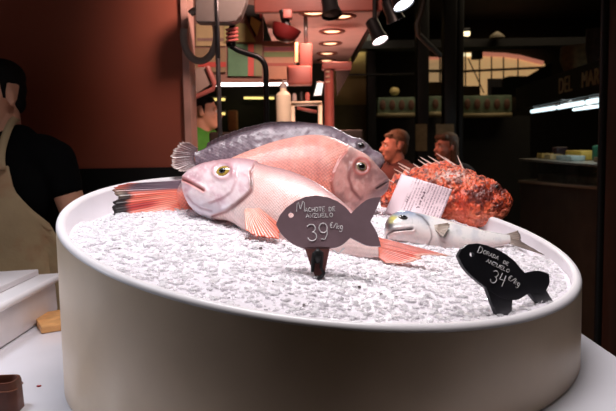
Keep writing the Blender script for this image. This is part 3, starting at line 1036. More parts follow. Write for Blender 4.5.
def paper():
    m = bpy.data.materials.new('printed_label'); m.use_nodes = True
    nt = m.node_tree; b = nt.nodes['Principled BSDF']; L = nt.links.new
    va = nt.nodes.new('ShaderNodeAttribute'); va.attribute_name = 'page'
    sx = nt.nodes.new('ShaderNodeSeparateXYZ'); L(va.outputs['Vector'], sx.inputs[0])
    # rows of print too small to read: lines across u, broken up by noise
    ln = nt.nodes.new('ShaderNodeTexWave'); ln.wave_type = 'BANDS'; ln.bands_direction = 'X'; ln.inputs['Scale'].default_value = 5.6
    L(va.outputs['Vector'], ln.inputs['Vector'])
    mp = nt.nodes.new('ShaderNodeMapping'); mp.inputs['Scale'].default_value = (16, 55, 1)
    L(va.outputs['Vector'], mp.inputs['Vector'])
    nz = nt.nodes.new('ShaderNodeTexNoise'); nz.inputs['Scale'].default_value = 1.0; nz.inputs['Detail'].default_value = 2
    L(mp.outputs[0], nz.inputs['Vector'])
    n2 = nt.nodes.new('ShaderNodeTexNoise'); n2.inputs['Scale'].default_value = 4.5
    L(va.outputs['Vector'], n2.inputs['Vector'])
    def thr(src, a, b_):
        r = nt.nodes.new('ShaderNodeMapRange'); r.inputs['From Min'].default_value = a; r.inputs['From Max'].default_value = b_
        L(src, r.inputs['Value']); return r.outputs['Result']
    def mul(a, b_):
        q = nt.nodes.new('ShaderNodeMath'); q.operation = 'MULTIPLY'; L(a, q.inputs[0]); L(b_, q.inputs[1]); return q.outputs[0]
    ink = mul(mul(thr(ln.outputs['Fac'], .35, .65), thr(nz.outputs['Fac'], .44, .52)), thr(n2.outputs['Fac'], .36, .48))
    ink = mul(ink, thr(sx.outputs['X'], .22, .30))
    mx = nt.nodes.new('ShaderNodeMix'); mx.data_type = 'RGBA'
    mx.inputs[6].default_value = (*lin((250, 224, 230)), 1); mx.inputs[7].default_value = (*lin((176, 146, 156)), 1)
    L(ink, mx.inputs['Factor']); L(mx.outputs[2], b.inputs['Base Color'])
    b.inputs['Roughness'].default_value = .35
    return m


def label_sheet():
    n = pl4[1]; off = 0.088
    P0 = pl4[0] + n * off
    TL, TR_, BR, BL = [(401.5, 174), (452.5, 189.5), (440, 220), (384.5, 213.5)]
    nu, nv = 30, 22
    vs, pg = [], []
    for j in range(nv):
        v = j / (nv - 1)
        for i in range(nu):
            u = i / (nu - 1)
            q = (1 - v) * ((1 - u) * np.array(TL) + u * np.array(TR_)) + v * ((1 - u) * np.array(BL) + u * np.array(BR))
            bend = .006 * math.sin(u * PI) - .012 * (u ** 3) * (1 - v) + .002 * math.sin(v * 5 + u * 3) - .012 * abs(u - .5)
            vs.append(on_plane(q[0], q[1], P0 + n * bend, n)); pg.append((u, v, 0))
    fs = [(j * nu + i, j * nu + i + 1, (j + 1) * nu + i + 1, (j + 1) * nu + i) for j in range(nv - 1) for i in range(nu - 1)]
    me = bpy.data.meshes.new('paper_label'); me.from_pydata([tuple(v) for v in vs], [], fs)
    set_attr(me, 'page', np.array(pg), 'FLOAT_VECTOR')
    o = newobj('paper_label', me, paper())
    md = o.modifiers.new('thickness', 'SOLIDIFY'); md.thickness = .0004
    tag(o, 'pinkish white printed paper label stuck on the orange scorpion fish', 'label')
    # bold blotted print in the middle and two grey stamps
    mb = MB()
    def stroke(pts, w):
        k = []
        for u, v in pts:
            q = (1 - v) * ((1 - u) * np.array(TL) + u * np.array(TR_)) + v * ((1 - u) * np.array(BL) + u * np.array(BR))
            bend = .006 * math.sin(u * PI) - .012 * (u ** 3) * (1 - v) + .002 * math.sin(v * 5 + u * 3) - .012 * abs(u - .5)
            k.append(on_plane(q[0], q[1], P0 + n * (bend + .0006), n))
        mb.tube(k, w, 5)
    rr = random.Random(3)
    for k in range(6):
        v = .72 - k * .085
        for q in range(3):
            stroke([(.50 + rr.uniform(0, .05), v + rr.uniform(-.02, .02)), (.50 + rr.uniform(0, .06), v + rr.uniform(-.03, .03))], .0011)
    ink = mat('dark_ink', (96, 70, 84), .6)
    mb.build('bold_print', ink).parent = o
    mb = MB()
    for k in range(3):
        v = .62 - k * .06
        stroke([(.27, v), (.27 + .04, v + rr.uniform(-.02, .02))], .0009)
    mb.build('small_print', ink).parent = o
    return o


label_sheet()

# ------------------------------------------------------------------ lettering by hand
def arc(cx, cy, rx, ry, a0, a1, n=10):
    return [(cx + rx * math.cos(math.radians(a0 + (a1 - a0) * i / n)), cy - ry * math.sin(math.radians(a0 + (a1 - a0) * i / n))) for i in range(n + 1)]


GL = {   # strokes in a unit box, y down, baseline at 1
    'M': [[(0, 1), (.15, .1), (.3, .0), (.45, .7), (.5, .72), (.85, -.1), (1, .1), (.95, .95)]],
    'm': [[(0, 1), (.1, .0), (.5, .7), (.9, 0), (1, 1)]],
    'A': [[(0, 1), (.5, 0), (1, 1)], [(.2, .62), (.8, .62)]],
    'C': [arc(.55, .5, .5, .5, 50, 310)],
    'H': [[(.05, 0), (.05, 1)], [(.95, 0), (.95, 1)], [(.05, .5), (.95, .5)]],
    'O': [arc(.5, .5, .5, .5, 90, 450, 14)],
    'T': [[(0, 0), (1, 0)], [(.5, 0), (.5, 1)]],
    'E': [[(.95, 0), (.05, 0), (.05, 1), (.95, 1)], [(.05, .5), (.8, .5)]],
    'D': [[(.05, 0), (.05, 1), (.5, .95)] + arc(.45, .5, .5, .45, -80, 80) + [(.05, 0)]],
    'N': [[(.05, 1), (.05, 0), (.95, 1), (.95, 0)]],
    'Z': [[(0, 0), (1, 0), (0, 1), (1, 1)]],
    'U': [[(.05, 0), (.05, .6)] + arc(.5, .6, .45, .4, 180, 360) + [(.95, 0)]],
    'L': [[(.05, 0), (.05, 1), (.9, 1)]],
    'R': [[(.05, 1), (.05, 0), (.5, 0)] + arc(.5, .25, .4, .25, 90, -90, 8) + [(.05, .5)], [(.45, .5), (.95, 1)]],
    '3': [arc(.42, .25, .48, .26, 150, -80) + arc(.45, .75, .5, .28, 80, -170)],
    '9': [arc(.5, .3, .45, .3, 20, 380, 14) + [(.93, .3), (.88, .7), (.6, 1), (.15, .98)]],
    '4': [[(.15, .0), (.05, .55), (.95, .5)], [(.85, .1), (.8, 1.05)]],
    'e': [arc(.6, .5, .42, .5, 50, 310), [(0, .4), (.7, .4)], [(0, .6), (.65, .6)]],
    '/': [[(.1, 1), (.9, 0)]],
    'k': [[(.1, 0), (.1, 1)], [(.85, .4), (.15, .7), (.9, 1)]],
    'g': [arc(.5, .6, .4, .3, 0, 360, 12) + [(.9, .6), (.85, 1.3), (.5, 1.45), (.1, 1.3)]],
}


def write(mb, text, x, y, w, h, ang, gap, place, r):
    """text along a baseline that starts at pixel (x, y) and runs at ang degrees downwards, on the plate given by place"""
    ca, sa = math.cos(math.radians(ang)), math.sin(math.radians(ang))
    cx = 0.0
    for i, ch in enumerate(text):
        if ch == ' ':
            cx += w * .7; continue
        for st in GL[ch]:
            pts = []
            for a, b in st:
                lx, ly = cx + a * w, (b - 1) * h
                pts.append(place(x + lx * ca - ly * sa, y + lx * sa + ly * ca))
            mb.tube(pts, r, 6)
        cx += w + gap


def plate(name, outline, hole, p0, n, thick, material, parent, closed_n=90):
    C = crom(outline, closed_n, closed=True) if closed_n else np.array(outline)
    bm = bmesh.new()
    vo = [bm.verts.new(on_plane(a, b, p0, n)) for a, b in C]
    ed = [bm.edges.new((vo[i], vo[(i + 1) % len(vo)])) for i in range(len(vo))]
    if hole:
        hx, hy, hr = hole
        vh = [bm.verts.new(on_plane(hx + hr * math.cos(2 * PI * i / 20), hy + hr * math.sin(2 * PI * i / 20), p0, n)) for i in range(20)]
        ed += [bm.edges.new((vh[i], vh[(i + 1) % 20])) for i in range(20)]
    bmesh.ops.triangle_fill(bm, use_beauty=True, use_dissolve=False, edges=ed)
    r = bmesh.ops.extrude_face_region(bm, geom=bm.faces[:])
    bmesh.ops.translate(bm, verts=[v for v in r['geom'] if isinstance(v, bmesh.types.BMVert)], vec=Vector(-n * thick))
    bmesh.ops.recalc_face_normals(bm, faces=bm.faces)
    me = bpy.data.meshes.new(name); bm.to_mesh(me); bm.free()
    return newobj(name, me, material, parent, smooth=False)


def sharp_outline(segs, k=10):
    """outline from curve segments that keep their corners"""
    out = []
    for s in segs:
        c = crom(s, k) if len(s) > 2 else np.array(s, float)
        out += [tuple(q) for q in c[:-1]]
    return out


# ---- slate sign, 39
f1 = on_ice(317, 279)
n1 = np.array([0.03, -math.cos(.30), math.sin(.30)]); n1 /= np.linalg.norm(n1)
sg = empty('price_sign', f1, 'fish-shaped grey slate price sign chalked 39, staked in the ice before the pink fish', 'sign')
out1 = sharp_outline([
    [(351, 213.5), (343.8, 205.5), (330.4, 198), (311.6, 195.5), (295.5, 201), (282, 212), (276, 224)],
    [(276, 224), (281, 233.6), (293, 244), (305, 249)], [(305, 249), (329, 249)],
    [(329, 249), (341, 245.6), (350.5, 237.6)],
    [(350.5, 237.6), (357, 241), (368, 245.8), (381, 246.4)],
    [(381, 246.4), (377, 233), (370.5, 221.5)], [(370.5, 221.5), (376, 210), (381, 197)],
    [(381, 197), (370, 198.5), (362, 203), (351, 213.5)]], 10)
plate('board', out1, (291, 215, 2.7), f1, n1, .006, M['slate'], sg, 0)
pl = lambda x, y: on_plane(x, y, f1 + n1 * .0004, n1)
mb = MB()
write(mb, 'M', 296.5, 212, 8.5, 9.5, -4, 1, pl, .0008)
write(mb, 'ACHOTE', 305, 212, 2.7, 4, -3, .75, pl, .0007)
write(mb, 'DE', 329, 211.2, 2.7, 4, -3, .8, pl, .0007)
write(mb, 'ANZUELO', 306, 217.8, 3.0, 4, -2, .95, pl, .0007)
write(mb, '39', 308.5, 240.8, 9, 16, -6, 2.4, pl, .0010)
write(mb, 'e/kg', 329.5, 227.6, 2.9, 5.6, 9, .5, pl, .0007)
mb.build('lettering', M['chalk'], sg)['label'] = 'white handwriting reading Machote de anzuelo 39 per kilo'
pk = [on_plane(x, y, f1, n1) for x, y in [(304.5, 247), (330, 247), (327, 262), (324, 277), (318, 282), (311.5, 268)]]
mb = MB(); mb.poly(pk, -n1 * .006); mb.build('stake', mat('stained_stake', (112, 70, 66), .4, var=.3, nscale=60), sg, smooth=False)
mb = MB()
fr = f1 + n1 * .005
mb.tube([on_plane(x, y, fr, n1) for x, y in [(312.5, 272), (313, 262), (314.5, 254), (318, 250.5), (321, 253), (321.5, 262), (321, 268), (324, 273), (321, 277), (317.5, 279)]], [.003, .0042, .005, .0058, .005, .0036, .003, .0036, .0036, .0026], 10)
mb.ell(on_plane(317.5, 256.5, fr, n1), (.009, .006, .014))
mb.build('clip', M['black'], sg)['label'] = 'black clip at the foot'
for s in ((287, 248, 300, 252), (333, 250, 344, 248)):
    mb = MB(); mb.tube([on_plane(s[0], s[1], f1 + n1 * .004, n1), on_plane((s[0] + s[2]) / 2, s[1] + 4, f1 + n1 * .004, n1), on_plane(s[2], s[3], f1 + n1 * .004, n1)], .0016, 8)
    mb.build('clip_arm', M['clearclip'], sg)['label'] = 'clear plastic arm of the clip'

# ---- black sign, 34
fa, fb = on_ice(504, 314), on_ice(547, 304)
d2 = fb - fa; d2[2] = 0; d2 /= np.linalg.norm(d2)
n2 = np.cross(d2, [0, 0, 1.0]); n2 = n2 * (1 if n2[1] < 0 else -1)
n2 = n2 * math.cos(.25) + np.array([0, 0, 1.0]) * math.sin(.25); n2 /= np.linalg.norm(n2)
sb = empty('price_sign', (fa + fb) / 2, 'black fish-shaped price sign chalked 34, standing tilted at the right of the ice', 'sign')
out2 = sharp_outline([
    [(525, 273), (521, 268.5), (512, 258.6), (497.6, 249.5), (483, 244.3), (470.7, 243.5), (462.4, 248.2), (458.2, 255.7)],
    [(458.2, 255.7), (464.5, 268), (477, 280.5), (488, 288.8)], [(488, 288.8), (498, 296), (510, 300)],
    [(510, 300), (518, 299.7), (527.5, 294)],
    [(527.5, 294), (530, 293.5), (532, 292)], [(532, 292), (540, 293), (546, 291)],
    [(546, 291), (549.5, 283), (549, 274)],
    [(549, 274), (540, 270.8), (532.7, 271.2), (525, 273)]], 10)
plate('board', out2, (472, 254.3, 2.3), fa, n2, .006, M['blackslate'], sb, 0)
for pts in ([(486, 287), (500, 297), (512.5, 298.5), (511.5, 317), (498, 319)], [(528.5, 292.5), (536, 291), (545.5, 289), (553.5, 302), (542, 308.5)]):
    mb = MB(); mb.poly([on_plane(x, y, fa - n2 * .0005, n2) for x, y in pts], -n2 * .006); mb.build('foot', M['blackslate'], sb, smooth=False)
pl = lambda x, y: on_plane(x, y, fa + n2 * .0004, n2)
mb = MB()
write(mb, 'D', 477.3, 252.4, 4.2, 6.6, 22, .8, pl, .0007)
write(mb, 'ORADA', 483, 253.4, 2.6, 3.6, 24, .8, pl, .0006)
write(mb, 'DE', 503, 263.4, 2.4, 3.2, 24, .7, pl, .0006)
write(mb, 'ANZUELO', 486, 261.8, 2.9, 3.4, 26, .8, pl, .0006)
write(mb, '34', 490, 281.5, 6, 12, 20, 2.0, pl, .0008)
write(mb, 'e/kg', 507.5, 279.2, 3.0, 5, 34, .5, pl, .0006)
mb.build('lettering', M['chalk'], sb)['label'] = 'white handwriting reading Dorada de anzuelo 34 per kilo'
# ------------------------------------------------------------------ worktop and things on it
TILT = Matrix.Translation((.6, 0, TABLE_Z)) @ Matrix.Rotation(-math.atan(TSL), 4, 'Y') @ Matrix.Translation((-.6, 0, -TABLE_Z))
wt = MB()
wt.box((-2.2, 0.90, TABLE_Z - .05), (0.672, 2.14, TABLE_Z), TILT, bev=.008)
w_ = empty('worktop', (-.7, 1.1, 0), 'glossy white worktop under the round tub', 'counter')
wt.build('top', M['table'], w_)
mb = MB(); mb.box((-2.15, 0.95, .10), (.62, 2.08, .955)); mb.box((-2.1, 1.0, 0), (.57, 2.0, .10)); mb.build('cabinet', M['whitebin'], w_)

b_ = empty('storage_tray', (-1.05, 1.6, TABLE_Z), 'long white plastic tray with a flat lid at the far left of the worktop', 'tray')
mb = MB()
x0, x1, y0, y1, h = -1.62, -.845, 1.2, 2.13, .118
sh = Matrix.Translation((0, 0, 0))
mb.box((x0, y0, TABLE_Z + .001), (x1, y1, TABLE_Z + h), TILT, bev=.012); mb.build('bin', M['whitebin'], b_)
mb = MB(); mb.box((x0 - .02, y0 - .02, TABLE_Z + h - .012), (x1 + .022, y1 + .012, TABLE_Z + h + .012), TILT, bev=.011); mb.build('rim', M['rim'], b_)
mb = MB(); mb.box((x0, y0, TABLE_Z + h + .012), (x1 - .05, y1 - .01, TABLE_Z + h + .032), TILT, bev=.004); mb.build('lid', M['whitebin'], b_)

# wooden board end
q = [on_table(33, 314, .022), on_table(74, 307, .022), on_table(74, 322, .022), on_table(41, 327, .022)]
mb = MB(); mb.poly(q, (0, 0, -.021)); wb = mb.build('wooden_board', M['wood'], smooth=False)
md = wb.modifiers.new('bevel', 'BEVEL'); md.width = .003; md.segments = 2
tag(wb, 'small pale wooden board lying against the left side of the tub', 'board')
# brown holder
c = on_table(2, 412)
hb = empty('leather_holder', c, 'dark brown open-topped leather holder at the near left corner of the worktop', 'holder')
mb = MB()
def rr_ring(w, d, r, z, n=10):
    out = []
    for cx, cy, a0 in ((w - r, d - r, 0), (-w + r, d - r, 90), (-w + r, -d + r, 180), (w - r, -d + r, 270)):
        for i in range(n):
            a = math.radians(a0 + 90 * i / (n - 1)); out.append((cx + r * math.cos(a), cy + r * math.sin(a), z))
    return out
prof = [(0.066, .030, .002), (.064, .028, .06), (.062, .027, .066), (.058, .023, .066), (.056, .021, .058), (.056, .021, .012)]
rings = [rr_ring(a, b, min(b * .9, .018), z) for a, b, z in prof]
ang = Matrix.Rotation(.05, 3, 'Z')
vs = [np.array(ang @ Vector(p)) + c + np.array([-.030, .006, 0]) for r in rings for p in r]
k = len(rings[0])
fs = [(i * k + a, i * k + (a + 1) % k, (i + 1) * k + (a + 1) % k, (i + 1) * k + a) for i in range(len(rings) - 1) for a in range(k)]
fs += [tuple(range(k))[::-1], tuple((len(rings) - 1) * k + a for a in range(k))]
mb.add(vs, fs); mb.build('pouch', M['brown'], hb)
mb = MB(); mb.tube([np.array(ang @ Vector(p)) + c + np.array([-.030, .006, 0]) for p in rr_ring(.0655, .0295, .018, .05)], .0012, 5, cap=False); mb.build('seam', mat('brown_thread', (126, 76, 54), .7), hb)
for px, py, s in ((38.5, 386, .0032),):
    p = on_table(px, py, .002)
    mb = MB(); mb.ell(p, (s * 1.5, s, .002)); mb.ell(p + np.array([s, s * .6, 0]), (s * .8, s * .7, .0018))
    tag(mb.build('fish_scrap', mat('red_flesh', (170, 60, 64), .3)), 'tiny red scrap of fish on the white worktop left of the tub', 'scrap')

# ------------------------------------------------------------------ hall shell
def slab(name, lo, hi, m, label=None, parent=None, bev=0):
    mb = MB(); mb.box(lo, hi, bev=bev)
    o = mb.build(name, m, parent, smooth=False)
    if parent is None: o['kind'] = 'structure'
    return o
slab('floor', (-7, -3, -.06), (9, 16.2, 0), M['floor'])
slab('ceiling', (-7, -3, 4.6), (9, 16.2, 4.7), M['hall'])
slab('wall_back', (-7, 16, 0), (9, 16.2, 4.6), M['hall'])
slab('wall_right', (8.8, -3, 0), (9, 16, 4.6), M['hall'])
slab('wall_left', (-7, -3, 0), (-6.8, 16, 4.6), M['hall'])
YW = 3.0
xe = at_y(184, 80, YW)[0]; xe2 = at_y(190.5, 80, YW)[0]
zb = at_y(120, 168, YW)[2]
slab('wall_partition', (-4.5, YW, zb), (xe, YW + .12, 3.6), M['redwall'])
slab('trim_1', (xe, YW - .02, zb), (xe2, YW + .14, 3.6), mat('pale_edge_paint', (238, 188, 174), .5))
slab('baseboard_partition', (-4.5, YW - .02, 0), (xe2, YW + .14, zb), M['black'])

# stall floor the fishmonger stands on
slab('floor_stall', (-4.5, 2.2, 0), (.6, 7.4, .10), M['floor'])

# ------------------------------------------------------------------ canopy with recessed lights
ZC = 2.36
ca = [at_z(262, 12, ZC), at_z(378, 10, ZC)]
cb = [at_z(345, 63, ZC), at_z(318, 66, ZC)]
xl, xr, yf, yb = ca[0][0], ca[1][0], ca[0][1], cb[0][1]
cn = empty('stall_canopy', ((xl + xr) / 2, (yf + yb) / 2, ZC), 'rosy flat stall canopy with round lights set into its underside', 'canopy')
mb = MB(); mb.poly([(xl, yf, ZC), (xr, yf, ZC), (xr - .03, yb, ZC), (xl, yb, ZC)], (0, 0, .09)); mb.build('soffit', mat('canopy_panel', (240, 200, 190), .5, var=.06), cn, smooth=False)
mb = MB(); mb.box((xl - .04, yf - .05, ZC - .012), (xr + .02, yf, ZC + .16), bev=.006); mb.build('fascia', mat('red_brown_fascia', (128, 62, 50), .5, var=.15), cn)
mb = MB(); mb.box((xr, yf, ZC - .01), (xr + .02, yb, ZC + .16), bev=.004); mb.build('side_trim', M['darkwood'], cn)
places = ['nearest on the left', 'nearest on the right, beside the black lamp', 'second row', 'third row', 'fourth row', 'farthest, by the pink post']
for i, (px, py) in enumerate([(314, 12.5), (341.5, 16), (332, 31), (330.5, 43), (327, 53), (326.5, 60)]):
    c = at_z(px, py, ZC)
    e = empty('recessed_ceiling_light', c, 'round lit canopy light, ' + places[i], 'ceiling light', 'lights in the canopy underside')
    mb = MB(); mb.lathe([(.088, 0), (.09, -.006), (.075, -.012), (.068, -.006), (.062, .012)], c, 28); mb.build('ring', mat('lamp_ring', (150, 96, 84), .4, metal=.4) if i == 0 else bpy.data.materials['lamp_ring'], e)
    mb = MB(); mb.lathe([(.002, -.006), (.04, -.005), (.062, .001)], c, 24); mb.build('lens', M['redlens'], e)
    L = bpy.data.lights.new('canopy_glow', 'SPOT'); L.energy = 16 if i < 2 else 22; L.color = (1, .42, .30); L.spot_size = 2.5; L.spot_blend = .8; L.shadow_soft_size = .06
    lo = bpy.data.objects.new('canopy_glow', L); COL.objects.link(lo); lo.location = (c[0], c[1], c[2] - .03)

# black spot hanging before the canopy
def track_spot(name, label, px, py, Y, rad, aim, lens, length=.12, stem=.5, lensr=.85):
    c = Vector(at_y(px, py, Y))
    a = Vector(aim).normalized()
    zq = a.to_track_quat('-Z', 'Y').to_matrix()
    e = empty(name, c, label, 'spotlight')
    mb = MB()
    Mx = zq.to_4x4()
    prof = [(rad * .5, length), (rad * .75, length * .92), (rad * .8, length * .35), (rad, .0), (rad * .93, .0), (rad * .9, .012)]
    mb.lathe(prof, c, 28, Mx); mb.build('housing', M['blackmetal'], e)
    mb = MB(); mb.lathe([(.001, .004), (rad * lensr * .7, .005), (rad * lensr, .008)], c, 26, Mx); mb.build('lens', lens, e)
    mb = MB(); t = c - a * length * .6
    mb.tube([t, t + Vector((0, 0, stem * .4)), t + Vector((0, 0, stem))], .012, 10); mb.lathe([(.04, 0), (.04, .05)], t + Vector((0, 0, stem)), 16); mb.build('stem', M['blackmetal'], e)
    return e
track_spot('spotlight', 'black spotlight hanging in front of the pink canopy', 332, 15, 3.4, .055, (.15, -.35, -1), M['black'], .10, .4)
track_spot('spotlight', 'bright white spotlight at the top edge, largest lens', 404, 5, 3.2, .056, (.42, -.40, -1.0), M['whitelens'], .14, .4, .95)
track_spot('spotlight', 'pinkish white spotlight right of the canopy', 380.5, 41, 3.6, .048, (.38, -.40, -1.0), M['pinklens'], .14, .7, .95)
track_spot('spotlight', 'dim spotlight seen edge-on between the two lit ones', 396, 21, 3.4, .05, (.42, .10, -1.0), M['pinklens'], .12, .55, .95)

# ------------------------------------------------------------------ behind the partition: tools, papers, lamps of the stall
# hanging grey machine box
e = empty('hanging_scale', at_y(220, 8, 2.85), 'grey metal box hanging at the top, left of the canopy', 'scale')
o3 = [at_y(x, y, 2.8) for x, y in [(195, -14), (195, 20), (197, 22), (228, 22.5), (236, 21), (241, 15), (246, 2), (248, -14)]]
mb = MB(); mb.poly(o3, (0, .08, 0)); o = mb.build('housing', M['greybox'], e, smooth=False); md = o.modifiers.new('b', 'BEVEL'); md.width = .008; md.segments = 3
mb = MB(); mb.box(at_y(217, 10, 2.8) + np.array([-.004, -.008, -.2]), at_y(218.5, 10, 2.8) + np.array([.002, .004, .14])); mb.build('seam', M['steel'], e)
# hose ring
mb = MB()
mb.tube([at_y(200 + 16.5 * math.cos(a), 35 + 26 * math.sin(a), 2.95 + .01 * math.sin(a)) for a in np.linspace(-2.2, 3.4, 40)], .016, 12)
tag(mb.build('hose', mat('grey_hose', (176, 166, 158), .5)), 'grey hose hanging in a loop beside the red wall edge', 'hose')
# pole
e = empty('steel_pole', at_y(221, 150, 2.9), 'grey steel upright pole between the red wall and the black pipe', 'pole')
mb = MB(); mb.tube([at_y(216.5, 24, 2.9), at_y(218, 60, 2.9), at_y(221.5, 190, 2.9), (at_y(221.5, 190, 2.9)[0] + .02, 2.9, .10)], .0105, 14); mb.build('shaft', M['steel'], e)
mb = MB(); mb.lathe([(.05, 0), (.05, .02), (.02, .03)], (at_y(221.5, 190, 2.9)[0] + .02, 2.9, .10), 20); mb.build('base', M['steel'], e)
# black tap pipe
e = empty('tap_pipe', at_y(266, 140, 2.9), 'black bent water pipe with a pink coil at its head', 'tap')
mb = MB(); mb.tube(crom([at_y(231, 46, 2.9), at_y(238, 50, 2.9), at_y(249, 54, 2.9), at_y(258, 57, 2.9), at_y(263.5, 62, 2.9), at_y(265.8, 70, 2.9), at_y(266, 85, 2.9), at_y(266.5, 120, 2.9), at_y(267, 200, 2.9)], 50), .0125, 14); mb.build('pipe', M['blackmetal'], e)
mb = MB(); mb.tube([at_y(232.5, 22, 2.9), at_y(231.5, 34, 2.9), at_y(231, 47, 2.9)], [.012, .017, .021], 14); mb.build('valve', M['black'], e)
mb = MB(); mb.tube([at_y(232 + 5.5 * math.sin(k * .9), 27 + k * .55, 2.88 + .02 * math.cos(k * .9)) for k in range(28)], .0055, 8); mb.build('coil', mat('pink_coil', (236, 130, 124), .4), e)
# posters on the back board
def sheet(name, label, cat, pts, Y, rgb, group=None, bands=None, thick=.004):
    e = MB(); e.poly([at_y(x, y, Y) for x, y in pts], (0, thick, 0))
    o = e.build(name, mat(name + '_paper', rgb, .6, var=.12, nscale=14), smooth=False)
    tag(o, label, cat, group)
    for k, (bp, bc, bn) in enumerate(bands or []):
        q = MB(); q.poly([at_y(x, y, Y - .003) for x, y in bp], (0, .003, 0))
        q.build(bn, mat(bn + '_ink', bc, .6, var=.1), smooth=False).parent = o
    return o
R_ = lambda x0, y0, x1, y1: [(x0, y0), (x1, y0), (x1, y1), (x0, y1)]
YP = 4.3
mb = MB(); mb.poly([at_y(x, y, YP + .02) for x, y in R_(182, -20, 263, 82) + []], (0, .05, 0)); o = mb.build('wall_stall', mat('stall_back_panel', (150, 110, 96), .6), smooth=False); o['kind'] = 'structure'
mb = MB(); mb.poly([at_y(x, y, YP + .02) for x, y in R_(263, 41, 296, 82)], (0, .05, 0)); o = mb.build('wall_stall_low', bpy.data.materials['stall_back_panel'], smooth=False); o['kind'] = 'structure'
sheet('hanging_poster', 'beige and grey poster behind the hose loop', 'poster', R_(196, 24, 226, 46), YP, (196, 176, 130), 'posters at the back of the stall', [(R_(197, 38, 225, 41), (150, 120, 110), 'printed_band')])
sheet('hanging_poster', 'green poster with a red stripe behind the bent pipe', 'poster', R_(228, 44, 262, 76), YP - .01, (92, 140, 104), 'posters at the back of the stall', [(R_(248, 44, 254, 76), (214, 92, 84), 'red_stripe'), (R_(255, 44, 262, 76), (150, 150, 110), 'olive_stripe')])
sheet('hanging_poster', 'poster striped purple, green and tan below the red pan', 'poster', R_(264, 46, 294, 79), YP - .01, (190, 140, 112), 'posters at the back of the stall', [(R_(264, 47, 294, 51), (140, 70, 84), 'purple_stripe'), (R_(264, 52, 294, 57), (120, 140, 88), 'green_stripe'), (R_(264, 63, 294, 66), (170, 90, 76), 'red_stripe')])
sheet('hanging_poster', 'pale green poster above the bent pipe', 'poster', [(224, 20), (246, 24), (256, 42), (224, 42)], YP - .02, (176, 170, 110), 'posters at the back of the stall')
sheet('hanging_poster', 'yellow and black slanted leaflet by the canopy corner', 'poster', [(243, 4), (263, 6), (262, 20), (255, 38), (249, 24)], YP - .06, (40, 36, 32), 'posters at the back of the stall', [([(251, 16), (261, 22), (257, 36), (250, 24)], (214, 190, 110), 'yellow_panel'), ([(259, 9), (262, 9), (262, 18), (260, 18)], (220, 80, 76), 'red_mark')])
sheet('hanging_poster', 'low poster with a red band, left of the pole', 'poster', R_(193, 48, 226, 72), YP - .015, (150, 128, 96), 'posters at the back of the stall', [(R_(198, 62, 226, 67), (196, 74, 64), 'red_band')])
# grey pink edged board
e = empty('hanging_board', at_y(200, 90, 3.4), 'slanted grey board with a pink edge hanging against the red wall edge', 'board')
mb = MB(); mb.poly([at_y(x, y, 3.4) for x, y in [(188, 70), (209, 66), (214, 82), (189, 98)]], (0, .02, 0)); mb.build('panel', mat('grey_board', (140, 122, 112), .6), e, smooth=False)
mb = MB(); mb.tube([at_y(x, y, 3.39) for x, y in [(207.5, 66.5), (214.5, 84), (213, 89), (189, 100)]], .013, 8); mb.build('edge', M['pinkpaint'], e)

# stall lamps
def strip(name, label, px0, py0, px1, py1, Y, r, m, group=None, body=True, cat='lamp'):
    a, b = at_y(px0, py0, Y), at_y(px1, py1, Y)
    e = empty(name, (a + b) / 2, label, cat, group)
    mb = MB(); mb.tube([a, b], r, 12); mb.build('tube', m, e)
    mb = MB(); mb.box(np.minimum(a, b) + np.array([-.01, .0, r * .9]), np.maximum(a, b) + np.array([.01, r * 2.2, r * 2.4])); mb.build('fitting', M['greybox'] if body else M['blackmetal'], e)
    return e
strip('hanging_tube_lamp', 'long bright white tube lamp below the posters', 216, 83.5, 289, 82.5, 4.6, .021, M['tubelamp'])
strip('hanging_tube_lamp', 'short yellow tube lamp left of the steel pole, above the green shirt', 206, 99.5, 225, 99.5, 7.6, .014, M['yellowtube'], 'yellow lamps of the far stall')
strip('hanging_tube_lamp', 'yellow tube lamp between the pole and the bent pipe', 244, 98, 274, 98.2, 7.6, .012, M['yellowtube'], 'yellow lamps of the far stall')
strip('hanging_tube_lamp', 'lowest short yellow tube lamp beside the man in green', 211, 113.5, 225, 113.8, 7.6, .013, M['yellowtube'], 'yellow lamps of the far stall')
# screen
e = empty('lit_screen', at_y(317, 90, 5.0), 'small bright white screen left of the pink post', 'screen')
mb = MB(); mb.poly([at_y(x, y, 5.0) for x, y in [(316.5, 82), (324, 82.5), (322, 95.5), (313, 96)]], (0, .02, 0)); mb.build('display', mat('screen_glow', (235, 245, 240), .4, emit=(225, 240, 234), estr=1.1), e, smooth=False)
mb = MB(); mb.tube([at_y(x, y, 4.99) for x, y in [(316.5, 82), (324, 82.5), (322, 95.5), (313, 96), (316.5, 82)]], .007, 8); mb.build('frame', M['blackmetal'], e)
# pink post and bracket
e = empty('pink_post', at_y(330, 180, 4.4), 'pale pink post holding up the back of the canopy', 'post')
mb = MB(); mb.tube([at_y(329, 64, 4.4), at_y(329.5, 130, 4.4), (at_y(330, 180, 4.4)[0], 4.4, .10)], .033, 18); mb.build('shaft', M['pinkpaint'], e)
mb = MB(); mb.box(at_y(322, 70, 4.4) + np.array([0, -.05, 0]), at_y(351, 62.5, 4.4) + np.array([0, .05, 0]), bev=.006); mb.build('bracket', M['pinkpaint'], e)
for k in range(4):
    mb = MB(); mb.box(at_y(325.5, 68 + k * 5, 4.4) + np.array([0, -.04, 0]), at_y(329.5, 66.6 + k * 5, 4.4) + np.array([0, -.03, 0]))
    mb.build('stud', M['cream'], e)
# awning triangle
mb = MB(); mb.poly([at_y(x, y, 5.2) for x, y in [(336, 70), (351, 70), (345, 82), (337, 96)]], (0, .04, 0)); tag(mb.build('canopy_flap', M['black'], smooth=False), 'black triangular awning flap right of the pink post', 'awning')
